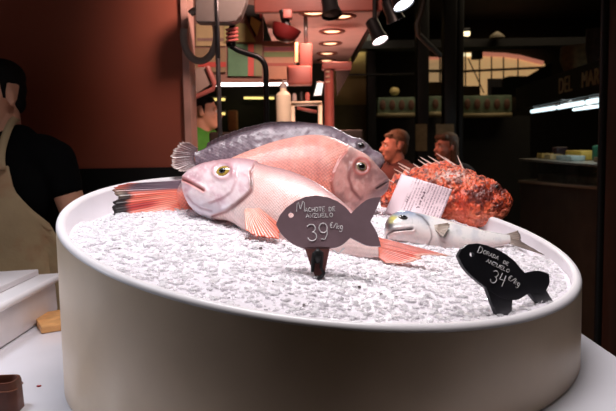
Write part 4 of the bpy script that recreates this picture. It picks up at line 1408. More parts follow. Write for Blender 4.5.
# pink hanging dispenser
e = empty('paper_dispenser', at_y(299, 64, 3.9), 'pale pink roll dispenser hanging under the canopy with a lit edge', 'dispenser')
mb = MB(); mb.box(at_y(299.5, 66, 3.9), at_y(312, 43, 3.9) + np.array([0, .10, 0]), bev=.008); mb.build('holder', M['pinkpaint'], e)
mb = MB(); mb.box(at_y(287, 84.5, 3.88), at_y(312, 65, 3.88) + np.array([0, .13, 0]), bev=.015); mb.build('roll_box', M['pinkpaint'], e)
mb = MB(); mb.tube([at_y(296.5, 62, 3.92), at_y(296.5, 42.5, 3.92)], .010, 10); mb.build('lamp', mat('orange_tube', (255, 200, 150), .4, emit=(255, 176, 120), estr=1.6), e)
mb = MB(); mb.tube([at_y(306, 43, 3.95), (at_y(306, 43, 3.95)[0], 3.95, ZC)], .012, 8); mb.build('rod', M['steel'], e)
# dark red scale pan
e = empty('red_pan', at_y(287, 32, 3.5), 'dark red rounded pan hanging at the left end of the canopy', 'pan')
c = at_y(287, 27, 3.5); sc_ = 3.5 / F_PX
mb = MB(); mb.lathe([(.001, -15 * sc_), (6 * sc_, -14.5 * sc_), (11 * sc_, -11 * sc_), (14 * sc_, -4 * sc_), (14.6 * sc_, 0), (13.8 * sc_, 0), (12 * sc_, -5 * sc_), (8 * sc_, -9 * sc_), (.001, -11 * sc_)], c, 32, Matrix.Rotation(.35, 4, 'Y')); mb.build('bowl', M['darkred'], e)
mb = MB(); mb.tube([at_y(283, 10, 3.5), at_y(284.5, 18, 3.5), at_y(287, 26, 3.5)], .022, 10); mb.build('arm', M['black'], e)
mb = MB(); mb.box(at_y(283, 18, 3.44), at_y(292, 8.5, 3.44) + np.array([0, .06, 0]), bev=.006); mb.build('mount', M['pinkpaint'], e)
# cream dispenser bottle and shelf things
e = empty('soap_bottle', at_y(284, 126, 3.6), 'cream plastic bottle with a pump behind the fish, right of the bent pipe', 'bottle')
c = at_y(284, 130, 3.6); s_ = 3.6 / F_PX
mb = MB(); mb.lathe([(7.4 * s_, 0), (7.6 * s_, 1 * s_), (7.4 * s_, 34 * s_), (5 * s_, 37 * s_), (3 * s_, 38 * s_), (3 * s_, 41 * s_)], c, 28); mb.build('bottle', M['cream'], e)
mb = MB(); mb.lathe([(3.4 * s_, 41 * s_), (3.4 * s_, 45 * s_), (2 * s_, 46 * s_)], c, 20); mb.tube([c + np.array([0, 0, 45 * s_]), c + np.array([0, 0, 48 * s_]), c + np.array([4 * s_, 0, 47.5 * s_])], 1.2 * s_, 8); mb.build('pump', M['greybox'], e)
e = empty('work_shelf', at_y(304, 105, 3.9), 'pinkish metal shelf frame left of the pink post', 'shelf')
mb = MB(); mb.box(at_y(290, 103.5, 3.8), at_y(322, 101, 3.8) + np.array([0, .25, 0])); mb.build('board', M['cream'], e)
for px in (292.5, 320):
    a = at_y(px, 103, 3.82)
    mb = MB(); mb.box(a + np.array([-.012, 0, 0]), np.array([a[0] + .012, a[1] + .03, .10])); mb.build('leg', M['cream'], e)
mb = MB(); mb.tube([at_y(297, 108, 3.82), at_y(317, 112, 3.82)], .010, 8); mb.build('rail', M['pinkpaint'], e)
zs = at_y(300, 101, 3.9)[2] + .002
for (px, w, hh, nm, lb, mm_) in [(294.5, .014, .045, 'jar', 'small grey jar on the shelf, left one', 'greybox'), (301.5, .013, .055, 'jar', 'small dark jar on the shelf, middle one', 'black'), (307.5, .014, .05, 'jar', 'small pink jar on the shelf, right one', 'pinkpaint')]:
    c = at_y(px, 100.9, 3.92); c[2] = zs
    mb = MB(); mb.lathe([(w, 0), (w, hh * .75), (w * .7, hh * .85), (w * .7, hh)], c, 16); tag(mb.build(nm, M[mm_]), lb, 'jar', 'jars on the stall shelf')
# stall counter between (dark)
mb = MB(); mb.box((-.52, 3.45, .10), (.30, 3.72, at_y(300, 131, 3.55)[2]), bev=.01); tag(mb.build('stall_counter', M['darkwood']), 'dark counter of the stall hidden behind the heap of fish', 'counter')
mb = MB(); mb.box(at_y(228, 131, 7.4), at_y(237, 110, 7.4) + np.array([0, .1, 0]), bev=.02); tag(mb.build('hanging_bag', mat('tan_paper', (226, 160, 96), .6)), 'tan paper bag hanging beyond the steel pole', 'bag')
# dark cabinet behind with shelves
slab('wall_stall_rear', (-1.9, 8.0, 0), (.30, 8.1, 3.4), mat('dark_green_panel', (44, 52, 40), .7))
slab('wall_ochre', (at_y(334, 100, 9.0)[0], 9.0, at_y(345, 105, 9)[2]), (at_y(366, 100, 9)[0], 9.1, 3.6), M['yellow'])
slab('wall_ochre_dado', (at_y(334, 100, 9.0)[0], 8.98, 0), (at_y(366, 100, 9)[0], 9.1, at_y(345, 105, 9)[2]), mat('olive_dado', (120, 108, 70), .6))

# ------------------------------------------------------------------ shopfront across the hall
YS = 9.5
def post(label, px0, px1, Y, m, zt=4.6, d=.16):
    x0, x1 = at_y(px0, 147, Y)[0], at_y(px1, 147, Y)[0]
    e = empty('iron_post', ((x0 + x1) / 2, Y, 0), label, 'post', 'dark posts of the hall')
    mb = MB(); mb.box((x0, Y - d / 2, 0), (x1, Y + d / 2, zt), bev=.012); mb.build('shaft', m, e)
    mb = MB(); mb.box((x0 - .03, Y - d / 2 - .03, 0), (x1 + .03, Y + d / 2 + .03, .25), bev=.01); mb.build('plinth', m, e)
    return e
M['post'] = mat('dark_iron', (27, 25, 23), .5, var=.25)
post('dark post beside the ochre wall', 367, 376, 8.9, M['post'])
post('dark post behind the left woman\'s head', 416, 428, 8.0, M['post'])
post('broad dark post between the two women', 442.5, 455, 7.2, M['post'])
post('thin dark post left of the arched window', 456.5, 462, 7.6, M['post'])
# near column at right
e = empty('brown_column', (at_y(612, 147, 3.0)[0] + .15, 3.0, 0), 'dark brown column at the right edge of the view', 'column')
cx = at_y(604.5, 147, 3.0)
mb = MB(); mb.lathe([(.30, 0), (.30, .02), (.26, .06), (.26, 4.6)], (cx[0] + .275, 3.0, 0), 48); mb.build('shaft', mat('brown_column_paint', (62, 38, 28), .6, var=.15), e)
px_ = at_y(602, 147, 2.95)
mb = MB(); mb.tube([(px_[0], 2.95, .0), (px_[0], 2.95, 4.6)], .018, 14); mb.build('pipe', M['black'], e)
# window with daylight
YWN = 15.8
def window():
    e = empty('window_1', at_y(500, 75, YWN), None, None); e['kind'] = 'structure'
    arch = [(463, 95), (463, 52.5), (478, 52.5), (490, 53.2), (505, 54.2), (520, 56.5), (533, 59.5), (545, 64), (545, 95)]
    mb = MB(); mb.poly([at_y(x, y, YWN) for x, y in arch], (0, .02, 0)); mb.build('pane', mat('evening_glass', (230, 190, 130), .4, emit=(214, 170, 116), estr=.62), e, smooth=False)
    mb = MB()
    for px in (465.5, 479.5, 491.5, 503.5, 518): mb.tube([at_y(px, 52, YWN - .04), at_y(px, 95, YWN - .04)], .017, 6)
    mb.tube([at_y(462, 71.5, YWN - .04), at_y(480, 70.5, YWN - .04), at_y(545, 67.5, YWN - .04)], .03, 6)
    mb.tube([at_y(468, 58, YWN - .03), at_y(484, 93, YWN - .03)], .014, 6)
    mb.build('muntins', M['post'], e)
    mb = MB(); mb.tube([at_y(x, y, YWN - .05) for x, y in [(483, 54), (505, 55), (520, 57), (533, 60.5), (543, 63)]], .05, 8); mb.build('arch_edge', mat('lit_arch', (210, 130, 104), .6, emit=(196, 120, 96), estr=.7), e)  # arch edge emits, standing in for the pink light falling on it
    mb = MB(); mb.box(at_y(463, 56.5, YWN - .03), at_y(472, 53, YWN - .03)); mb.build('lit_corner', mat('lit_sky_pane', (255, 240, 200), .5, emit=(255, 236, 190), estr=1.2), e)
    return e
window()
def window2():
    e = empty('window_2', at_y(436, 75, YWN), None, None); e['kind'] = 'structure'
    mb = MB(); mb.poly([at_y(x, y, YWN) for x, y in R_(428, 57, 444, 92)], (0, .02, 0)); mb.build('pane', mat('evening_glass_narrow', (220, 180, 130), .4, emit=(196, 158, 112), estr=.5), e, smooth=False)
    mb = MB(); mb.tube([at_y(440, 57, YWN - .04), at_y(440, 92, YWN - .04)], .02, 6); mb.tube([at_y(428, 71, YWN - .04), at_y(444, 71, YWN - .04)], .035, 6); mb.build('muntins', M['post'], e)
    mb = MB(); mb.box(at_y(429, 59.5, YWN - .03), at_y(441, 57, YWN - .03)); mb.build('arch_edge', bpy.data.materials['lit_arch'], e)
window2()
# buildings seen through
def bld(label, pts, rgb, dY):
    mb = MB(); mb.poly([at_y(x, y, YWN - dY) for x, y in pts], (0, .06, 0))
    tag(mb.build('window_building', mat('building_' + str(len(bpy.data.materials)), rgb, .7), smooth=False), label, 'building', 'buildings seen through the far windows')
bld('pale grey building seen through the arched window', R_(488, 78.5, 503.5, 96), (150, 146, 150), .3)
bld('black roofline low in the arched window', R_(492, 87, 512, 97), (20, 18, 16), .4)
bld('dark stepped rooflines at the right of the arched window', [(503, 97), (503, 78), (509, 76), (528, 76), (545, 66), (552, 62), (552, 97)], (22, 20, 18), .45)
bld('olive building in the left corner of the arched window', R_(463, 86, 480, 97), (90, 70, 40), .35)
bld('tan building in the narrow window', R_(429, 82, 443.5, 94), (110, 86, 44), .35)
mb = MB(); mb.box(at_y(473, 59, YWN - .5), at_y(483, 50, YWN - .5) + np.array([0, .2, 0]), bev=.02); tag(mb.build('wall_speaker', M['black']), 'small black box hanging at the top of the arched window', 'speaker')
# display strip
def strip_panel(label, x0, x1, y0, y1):
    a, b = at_y(x0, y1, YS), at_y(x1, y0, YS)
    e = empty('mounted_display_panel', ((a[0] + b[0]) / 2, YS, a[2]), label, 'display', 'greenish display panels of the far shop')
    mb = MB(); mb.box(a, b + np.array([0, .25, 0]), bev=.01); mb.build('panel', mat('greenish_panel_%d' % x0, (120, 136, 110), .6, var=.35, nscale=7), e)
    n = max(1, int((x1 - x0) / 9))
    for k in range(n):
        c = at_y(x0 + (k + .5) * (x1 - x0) / n, (y0 + y1) / 2, YS - .02)
        mb = MB(); mb.ell(c, (.045, .02, .075)); mb.build('motif', mat('red_motif', (120, 84, 66), .6) if 'red_motif' not in bpy.data.materials else bpy.data.materials['red_motif'], e)
    mb = MB(); mb.box(at_y(x0, y1 + 4.5, YS - .06), at_y(x1, y1 - .5, YS - .06) + np.array([0, .3, 0])); mb.build('ledge', bpy.data.materials.get('ledge_paint') or mat('ledge_paint', (176, 160, 120), .6), e)
strip_panel('greenish display panel left, under the cream ball', 378, 416, 97, 113)
strip_panel('greenish display panel seen between the posts', 428.5, 442.5, 96, 112)
strip_panel('greenish display panel under the arched window', 462.5, 512, 95, 113)
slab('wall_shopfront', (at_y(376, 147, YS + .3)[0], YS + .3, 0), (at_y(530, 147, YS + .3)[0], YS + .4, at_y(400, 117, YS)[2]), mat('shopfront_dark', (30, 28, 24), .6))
c = at_y(394.5, 91.3, YS + .1)
mb = MB(); mb.ell(c, (.075, .06, .06)); tag(mb.build('cream_ball', mat('cream_ball_skin', (222, 196, 128), .5)), 'round cream ball on top of the left display panel', 'ball')
def notice(label, x0, x1, y0, y1, Y):
    e = MB(); e.poly([at_y(x, y, Y) for x, y in R_(x0, y0, x1, y1)], (0, .004, 0)); o = e.build('hanging_notice', mat('notice_paper_%d' % x0, (170, 150, 112), .7, var=.2, nscale=20), smooth=False)
    tag(o, label, 'notice', 'paper notices on the posts')
notice('yellowed notice on the post beside the left woman', 415.5, 427, 124, 151, 7.88)
notice('yellowed notice above the right woman', 436, 454, 124, 142, 7.08)
strip('ceiling_lamp', 'small warm ceiling lamp above the arched window', 461.5, 34, 469.5, 33.6, 8.5, .03, mat('small_warm_lens', (255, 236, 190), .4, emit=(255, 232, 180), estr=2.2), None, False)
mb = MB(); mb.lathe([(.02, .08), (.09, .03), (.1, 0), (.001, -.02)], at_y(497, 38, 8.5), 20); tag(mb.build('pendant_shade', mat('dim_shade', (120, 108, 84), .6)), 'dim round pendant shade right of the small warm lamp', 'lamp')
# roof beams
slab('trim_2', (.0, 8.6, at_y(400, 48, 8.6)[2]), (6, 8.9, at_y(400, 40, 8.6)[2]), M['post'])
slab('trim_3', (at_y(345, 72, 8.7)[0], 8.7, at_y(400, 74.5, 8.7)[2]), (at_y(416, 72, 8.7)[0], 8.76, at_y(400, 73, 8.7)[2]), M['post'])
mb = MB(); mb.tube([at_y(424, 0, 4.2), at_y(421, 14, 4.2), at_y(417, 24, 4.2), at_y(418, 34, 4.2), at_y(428, 44, 4.3), at_y(440, 55, 4.5)], .02, 8); tag(mb.build('roof_cable', mat('dark_cable', (52, 46, 34), .5)), 'dark thick cable curving from the roof right of the spotlights', 'cable')

# ------------------------------------------------------------------ stall on the right
XN, YN = 2.06, 4.35
ux = np.array([.059, 1.0, 0])
def along(px, y_off=0.0):
    """point of the stall front line seen in image column px"""
    d = ray(px, 147)
    # XN + .059*(Y-YN) = d.x/d.y * Y
    k = d[0] / d[1]
    Y = (XN - .059 * YN) / (k - .059)
    return Y
def pt(px, py, back=0.0):
    Y = along(px)
    p = at_y(px, py, Y)
    return p + np.array([back, 0, 0])
def quadbox(name, m, parent, px0, px1, yt0, yb0, yt1, yb1, depth, back=0.0, smooth=False):
    mb = MB(); mb.poly([pt(px0, yt0, back), pt(px1, yt1, back), pt(px1, yb1, back), pt(px0, yb0, back)], (depth, 0, 0))
    return mb.build(name, m, parent, smooth=smooth)
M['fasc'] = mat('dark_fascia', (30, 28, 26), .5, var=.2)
e = empty('market_stall', pt(565, 140), 'dark market stall at the right with a lettered fascia over a glass counter', 'stall')
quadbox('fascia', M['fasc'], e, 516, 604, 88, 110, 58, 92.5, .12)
quadbox('back_panel', mat('stall_back_dark', (56, 46, 40), .7, var=.3, nscale=6), e, 522, 612, 95, 210, 90, 240, .05, .95)
quadbox('shelf', M['darkwood'], e, 535, 606, 131, 133, 129, 131.5, .2, .7)
quadbox('shelf', M['darkwood'], e, 535, 606, 145, 147, 146, 148.5, .2, .7)
# lettering on the fascia
def sign_text(txt, px, py, hpx, parent):
    cu = bpy.data.curves.new('lettering', 'FONT'); cu.body = txt; cu.extrude = .004
    p = pt(px, py); Y = along(px)
    cu.size = hpx * Y / F_PX * 1.4
    cu.space_character = 1.05
    o = bpy.data.objects.new('t', cu); COL.objects.link(o)
    dg = bpy.context.evaluated_depsgraph_get()
    me = bpy.data.meshes.new_from_object(o.evaluated_get(dg))
    bpy.data.objects.remove(o)
    # reads from far to near on the face that looks to -X
    xa = Vector((-.059, -1, 0)).normalized(); za = Vector((0, 0, 1)); na = xa.cross(za)
    mm = Matrix((xa, za, na)).transposed().to_4x4()
    mm.translation = Vector(p) + Vector((-.006, 0, 0))
    me.transform(mm)
    l = newobj('lettering', me, mat('dull_gold_letter', (206, 190, 150), .5), parent, smooth=False)
    l['label'] = 'dim pale letters on the fascia'
sign_text('DEL', 559, 94, 15.5, e)
sign_text('MAR', 582, 88, 15.5, e)
# lit shelf lamps
for i, (a, b, ya, yb_) in enumerate([(530, 552, 111.5, 108), (556, 580, 107.5, 103), (585, 604, 102, 99)]):
    P, Q = pt(a, ya, .02), pt(b, yb_, .02)
    e2 = empty('strip_light', (P + Q) / 2, 'cool white strip light under the stall fascia, ' + ['farthest', 'middle', 'nearest'][i] + ' of three', 'lamp', 'strip lights under the right stall fascia')
    mb = MB(); mb.tube([P, Q], .018, 10); mb.build('tube', M['cooltube'], e2)
    mb = MB(); mb.tube([P + np.array([.03, 0, .03]), Q + np.array([.03, 0, .03])], .02, 6); mb.build('fitting', M['greybox'], e2)
P, Q = pt(556, 110, .15), pt(604, 103, .15)
e2 = empty('strip_light', (P + Q) / 2, 'second cool strip light set behind the nearer ones under the fascia', 'lamp', 'strip lights under the right stall fascia')
mb = MB(); mb.tube([P, Q], .012, 8); mb.build('tube', M['cooltube'], e2)
mb = MB(); mb.tube([P + np.array([.03, 0, .03]), Q + np.array([.03, 0, .03])], .015, 6); mb.build('fitting', M['greybox'], e2)
# counter with glass front
e = empty('glass_counter', pt(560, 200), 'long dark glass-fronted counter under the strip lights', 'counter')
quadbox('base', mat('counter_base', (58, 56, 50), .5, var=.2), e, 520, 612, 182, 300, 188, 380, .8)
quadbox('top', mat('steel_top', (140, 140, 132), .35, metal=.4), e, 519, 612, 158.5, 160.5, 166, 168.5, .8)
quadbox('trim', mat('counter_trim', (120, 110, 92), .5), e, 519, 612, 180, 182.5, 188, 191, .8, -.01)
quadbox('tray', mat('display_tray', (110, 116, 108), .5, var=.4, nscale=9), e, 526, 610, 174, 181, 180, 188, .6, .12)
gl = bpy.data.materials.new('clear_glass'); gl.use_nodes = True
b = gl.node_tree.nodes['Principled BSDF']; b.inputs['Transmission Weight'].default_value = 1; b.inputs['Roughness'].default_value = .02; b.inputs['Base Color'].default_value = (.9, .95, .93, 1)
quadbox('glass', gl, e, 520, 612, 160.5, 180, 168.5, 188, .006, .005)
# goods on the counter
def good(name, label, cat, px, w, h, rgb, grp, back=.15, d=.12, py=None):
    Y = along(px); zt = pt(px, 158.5 + (px - 519) * .0806)[2] + .002
    x = at_y(px, 150, Y)[0] + back
    mb = MB(); mb.box((x, Y - w / 2, zt), (x + d, Y + w / 2, zt + h), bev=min(w, h) * .12)
    nm = mat(name + '_%d' % px, rgb, .5, var=.2, nscale=15)
    tag(mb.build(name, nm), label, cat, grp)
good('carton', 'small yellow carton at the far end of the glass counter', 'carton', 524.5, .14, .05, (206, 176, 96), 'cartons on the glass counter')
good('carton', 'dark purple carton at the far end of the counter, behind the yellow ones', 'carton', 522.5, .12, .11, (70, 50, 56), 'cartons on the glass counter', .32)
good('carton', 'pale cream carton, second from the far end of the counter', 'carton', 532, .16, .045, (206, 184, 130), 'cartons on the glass counter')
good('carton', 'long yellow carton in the middle of the counter', 'carton', 545, .34, .085, (214, 178, 74), 'cartons on the glass counter', .25)
good('carton', 'flat pale blue carton in front of the long yellow one', 'carton', 552, .34, .045, (160, 176, 170), 'cartons on the glass counter', .1)
good('carton', 'green carton right of the long yellow one', 'carton', 560, .16, .13, (36, 96, 70), 'cartons on the glass counter', .3)
good('carton', 'low brown carton nearest on the counter', 'carton', 574, .2, .04, (120, 90, 60), 'cartons on the glass counter', .2)
for i, px in enumerate((540, 548, 556, 565, 574, 584)):
    Y = along(px) ; p = at_y(px, 131.5 - (i % 2), Y); x = p[0] + .74
    Y2 = Y * (x / p[0]); zt = EYE[2] + (p[2] - EYE[2]) * 1.0
    c = pt(px, 130.5, .74)
    mb = MB(); mb.lathe([(.04, 0), (.042, .1), (.02, .14), (.016, .19)], c + np.array([.06, 0, .004]), 14)
    tag(mb.build('bottle', mat('bottle_glass_%d' % px, [(90, 60, 40), (60, 70, 50), (120, 90, 60)][i % 3], .3)), ['brown', 'green', 'amber'][i % 3] + ' bottle on the dark back shelf of the right stall, ' + ['first', 'second', 'third', 'fourth', 'fifth', 'last'][i] + ' from the far end', 'bottle', 'bottles at the back of the right stall')
# hanging cloths
for (px, y0, y1, rgb, lb) in [(592, 100, 135, (120, 120, 118), 'grey cloth hanging at the near end of the right stall'), (573, 106, 116, (150, 156, 160), 'small pale cloth hanging below the middle strip light')]:
    mb = MB(); a = pt(px - 4, y0, .3); b2 = pt(px + 4, y1, .3)
    n = 14; vs = []; fs = []
    for j in range(12):
        for i in range(n):
            q = i / (n - 1); z = a[2] + (b2[2] - a[2]) * j / 11
            vs.append((a[0] + .02 * math.sin(q * 9) + (b2[0] - a[0]) * q, a[1] + (b2[1] - a[1]) * q, z + .008 * math.sin(q * 7)))
    fs = [(j * n + i, j * n + i + 1, (j + 1) * n + i + 1, (j + 1) * n + i) for j in range(11) for i in range(n - 1)]
    mb.add(vs, fs); o = mb.build('hanging_cloth', mat('cloth_%d' % px, rgb, .8)); md = o.modifiers.new('t', 'SOLIDIFY'); md.thickness = .004
    tag(o, lb, 'cloth')
# things on top of the fascia
for (px, py, rx, rz, rgb, lb, nm) in [(556, 55, .16, .12, (120, 100, 66), 'dim tan basket on top of the right stall', 'basket'), (572, 47, .09, .16, (60, 46, 36), 'dark upright basket on top of the right stall', 'basket')]:
    Y = along(px); c = at_y(px, py, Y) + np.array([.2, 0, 0])
    zt = pt(px, 88 - (px - 516) * .34, 0)[2]
    mb = MB(); mb.lathe([(rx * .7, zt), (rx, zt + rz), (rx * .96, zt + rz * 1.9), (rx * .86, zt + rz * 1.9), (rx * .6, zt + .02)], (c[0], c[1], 0), 24); tag(mb.build(nm, mat('wicker_%d' % px, rgb, .8, var=.3, nscale=30)), lb, 'basket', 'baskets on the stall roof')


# ------------------------------------------------------------------ people
def blob(prims, voxel, smooth=6, cut=None):
    """one continuous surface from ellipsoids and tapered capsules"""
    mb = MB()
    for p in prims:
        if p[0] == 'e':
            R = p[3].to_3x3() if len(p) > 3 and p[3] is not None else None
            mb.ell(p[1], p[2], R, 24, 16)
        else:
            a, b, r0, r1 = Vector(p[1]), Vector(p[2]), p[3], p[4]
            k = max(2, int((b - a).length / .03))
            d = (b - a).normalized()
            pts = [a - d * r0 * .86, a - d * r0 * .5] + [a.lerp(b, i / k) for i in range(k + 1)] + [b + d * r1 * .5, b + d * r1 * .86]
            rs = [r0 * .5, r0 * .86] + [r0 + (r1 - r0) * i / k for i in range(k + 1)] + [r1 * .86, r1 * .5]
            mb.tube(pts, rs, 18)
    me = bpy.data.meshes.new('blob'); me.from_pydata(mb.v, [], mb.f)
    o = bpy.data.objects.new('blob', me); COL.objects.link(o)
    md = o.modifiers.new('r', 'REMESH'); md.mode = 'VOXEL'; md.voxel_size = voxel; md.use_smooth_shade = True
    ms = o.modifiers.new('s', 'SMOOTH'); ms.iterations = smooth; ms.factor = .5
    dg = bpy.context.evaluated_depsgraph_get()
    out = bpy.data.meshes.new_from_object(o.evaluated_get(dg))
    bpy.data.objects.remove(o)
    if cut:
        bm = bmesh.new(); bm.from_mesh(out)
        bmesh.ops.delete(bm, geom=[v for v in bm.verts if cut(v.co)], context='VERTS'); bm.to_mesh(out); bm.free()
    return out


def person(label, loc, yaw, skin, shirt, trousers, hair, head_yaw=0.0, long_hair=False, apron=None, s=1.0, bulk=1.0, nod=0.0, sleeve=True, reach=None):
    root = empty('person', loc, label, 'person')
    Rz = Matrix.Rotation(yaw, 4, 'Z')
    G = Matrix.Translation(Vector([float(x) for x in loc])) @ Rz @ Matrix.Scale(s, 4)
    Hd = Matrix.Translation((0, -.015, 1.635)) @ Matrix.Rotation(head_yaw, 4, 'Z') @ Matrix.Rotation(nod, 4, 'X')
    h = lambda *p: Hd @ Vector(p)
    Hr = Hd.to_3x3().to_4x4()
    E_ = lambda c, r: ('e', h(*c), r, Hr)
    C_ = lambda a, b, r0, r1: ('c', h(*a), h(*b), r0, r1)
    head = [E_((0, .018, .035), (.076, .094, .086)), E_((0, -.03, -.03), (.066, .068, .088)), E_((0, -.05, -.088), (.044, .042, .036)),
            C_((0, -.092, .0), (0, -.113, -.032), .010, .014), C_((-.034, -.080, .022), (.034, -.080, .022), .014, .014),
            E_((0, -.092, -.064), (.024, .014, .010)), E_((.079, .014, -.010), (.011, .020, .031)), E_((-.079, .014, -.010), (.011, .020, .031)), C_((.047, -.076, .014), (.018, -.086, .014), .009, .009), C_((-.047, -.076, .014), (-.018, -.086, .014), .009, .009), C_((.045, -.076, -.012), (.02, -.084, -.013), .008, .008), C_((-.045, -.076, -.012), (-.02, -.084, -.013), .008, .008),
            E_((.04, -.066, -.03), (.026, .026, .024)), E_((-.04, -.066, -.03), (.026, .026, .024))]
    b = bulk
    torso = [('e', (0, 0, 1.30), (.165 * b, .115 * b, .20)), ('e', (0, .0, 1.10), (.145 * b, .105 * b, .17)), ('e', (0, .0, .96), (.160 * b, .115 * b, .14)),
             ('c', (-.15 * b, .01, 1.42), (.15 * b, .01, 1.42), .062, .062), ('c', (-.06, .015, 1.46), (.06, .015, 1.46), .06, .06)]
    arms, sleeves = [], []
    hands = []
    for q in (-1, 1):
        sh, el, wr = Vector((q * .195 * b, .01, 1.405)), Vector((q * .245 * b, .03, 1.13)), Vector((q * .20, -.14, .93))
        if reach: el, wr = Vector((q * reach[0][0], reach[0][1], reach[0][2])), Vector((q * reach[1][0], reach[1][1], reach[1][2]))
        arms += [('c', sh, el, .056 * b, .043 * b), ('c', el, wr, .043 * b, .029)]
        sleeves += [('c', sh, sh.lerp(el, .38), .066 * b, .060 * b)] if sleeve else [('c', sh, el, .064 * b, .052 * b), ('c', el, wr, .052 * b, .040)]
        d = (wr - el).normalized()
        palm = wr + d * .055
        hands += [('e', palm, (.022, .040, .042))]
        side = Vector((1, 0, 0)) * 0 + Vector((0, 1, .3)).normalized()
        for k, ln in enumerate((.058, .070, .066, .050)):
            f0 = palm + d * .032 + side * (.027 - k * .018)
            f1 = f0 + d * ln * .6; f2 = f1 + (d + Vector((-q * .6, 0, -.3))).normalized() * ln * .45
            hands += [('c', f0, f1, .0095, .0085), ('c', f1, f2, .0085, .0072)]
        t0 = palm - d * .02 + side * .03; t1 = t0 + (side + d * .7).normalized() * .04; t2 = t1 + d * .026
        hands += [('c', t0, t1, .011, .0095), ('c', t1, t2, .0095, .008)]
    legs = []
    for q in (-1, 1):
        hp, kn, an = Vector((q * .085, 0, .90)), Vector((q * .095, -.012, .50)), Vector((q * .10, .01, .09))
        legs += [('c', hp, kn, .085, .058), ('c', kn, an, .056, .040)]
    feet = []
    for q in (-1, 1): feet += [('c', (q * .10, .02, .045), (q * .115, -.13, .035), .042, .034)]
    neck = [('c', (0, .012, 1.44), h(0, .018, -.07), .062 * b, .056)]
    body = blob(head + neck + torso + arms + hands + legs + feet, .0072 if apron else .009, 3)
    body.transform(G); newobj('body', body, skin, root)
    inf = lambda pr, k: [(p[0], p[1], tuple(x + k for x in p[2])) if p[0] == 'e' else ('c', p[1], p[2], p[3] + k, p[4] + k) for p in pr]
    sh_ = blob(inf(torso, .016) + sleeves, .012, 4, cut=lambda v: v.z < .90)
    sh_.transform(G); o = newobj('shirt', sh_, shirt, root)
    tr = blob(inf(legs, .014) + [('e', (0, 0, .95), (.172 * b, .128 * b, .12))], .014, 4, cut=lambda v: v.z < .10 or v.z > 1.03)
    tr.transform(G); newobj('trousers', tr, trousers, root)
    so = blob(inf(feet, .008), .010, 3); so.transform(G); newobj('shoe', so, M['black'], root)
    hp_ = [E_((0, .026, .058), (.0790, .092, .074)), E_((0, .058, .018), (.068, .053, .062)), E_((0, .066, -.03), (.052, .036, .045)),
           C_((.0735, -.004, .03), (.072, -.006, -.012), .010, .007), C_((-.0735, -.004, .03), (-.072, -.006, -.012), .010, .007), C_((-.05, -.052, .082), (.05, -.052, .082), .018, .018)]
    if long_hair:
        hp_ += [C_((.055, .045, .02), (.066, .04, -.17), .040, .034), C_((-.055, .045, .02), (-.066, .04, -.17), .040, .034), E_((0, .06, -.08), (.08, .05, .14)), C_((-.05, -.05, .085), (.05, -.05, .085), .03, .03)]
    hm = blob(hp_, .008, 3); hm.transform(G); newobj('hair', hm, hair, root)
    for q in (-1, 1):
        mb = MB(); mb.ell(h(q * .032, -.0785, .001), (.0125, .0125, .0125)); ey = mb.build('eye', M['eyewhite'], root); ey.data.transform(G)
        mb = MB(); mb.ell(h(q * .032, -.0895, .001), (.0052, .0030, .0052), Hr.to_3x3()); ir = mb.build('iris', M['pupil']); ir.data.transform(G); ir.parent = ey
        mb = MB(); mb.tube([h(q * .016, -.099, .024), h(q * .032, -.0965, .030), h(q * .050, -.083, .025)], [.003, .0045, .002], 8); bw = mb.build('eyebrow', hair, root); bw.data.transform(G)
    mb = MB(); mb.tube([h(-.023, -.0955, -.066), h(-.01, -.1055, -.0655), h(0, -.107, -.0665), h(.01, -.1055, -.0655), h(.023, -.0955, -.066)], [.002, .0045, .0045, .0045, .002], 8); lp = mb.build('lips', M['lips'], root); lp.data.transform(G)
    if apron:
        # bib and skirt following the front of the body
        vs, fs, nu, nv = [], [], 25, 40
        for j in range(nv):
            z = 1.385 - j * (1.385 - .48) / (nv - 1)
            half = np.interp(z, [.48, .95, 1.08, 1.2, 1.30, 1.385], [.30, .27, .25, .19, .135, .115])
            for i in range(nu):
                x = (i / (nu - 1) * 2 - 1) * half
                wr_ = np.interp(z, [.48, .95, 1.1, 1.3, 1.385], [.20, .19, .18, .205, .215]) * b
                dp = np.interp(z, [.48, .95, 1.1, 1.3, 1.385], [.155, .148, .135, .150, .132]) * b
                y = -dp * math.sqrt(max(0.02, 1 - min(abs(x) / wr_, .98) ** 2)) - .018 - .006 * math.sin(x * 40 + z * 6) * (1 if z < 1.05 else .3)
                vs.append((x, y, z))
        fs = [(j * nu + i, j * nu + i + 1, (j + 1) * nu + i + 1, (j + 1) * nu + i) for j in range(nv - 1) for i in range(nu - 1)]
        mb = MB(); mb.add(vs, fs); o = mb.build('apron', apron, root); o.data.transform(G)
        md = o.modifiers.new('t', 'SOLIDIFY'); md.thickness = .004
        mb = MB()
        for q in (-1, 1):
            path = crom([(q * .100, -.155, 1.37), (q * .096, -.148, 1.42), (q * .088, -.112, 1.475), (q * .074, -.045, 1.535), (q * .052, .035, 1.56), (0, .082, 1.555)], 26)
            prev = None; vs = []; fs = []
            for i, c in enumerate(path):
                t = path[min(i + 1, 25)] - path[max(i - 1, 0)]; t = t / np.linalg.norm(t)
                o_ = np.array([c[0], c[1] - .01, 0]); o_ = o_ / (np.linalg.norm(o_) + 1e-6) + np.array([0, 0, .5])
                sd = np.cross(t, o_); sd /= np.linalg.norm(sd)
                vs += [c + sd * .013, c - sd * .013]
            fs = [(2 * i, 2 * i + 1, 2 * i + 3, 2 * i + 2) for i in range(25)]
            mb.add(vs, fs)
        st = mb.build('strap', apron, root); st.data.transform(G)
        md = st.modifiers.new('t', 'SOLIDIFY'); md.thickness = .005; md.offset = 0
    return root


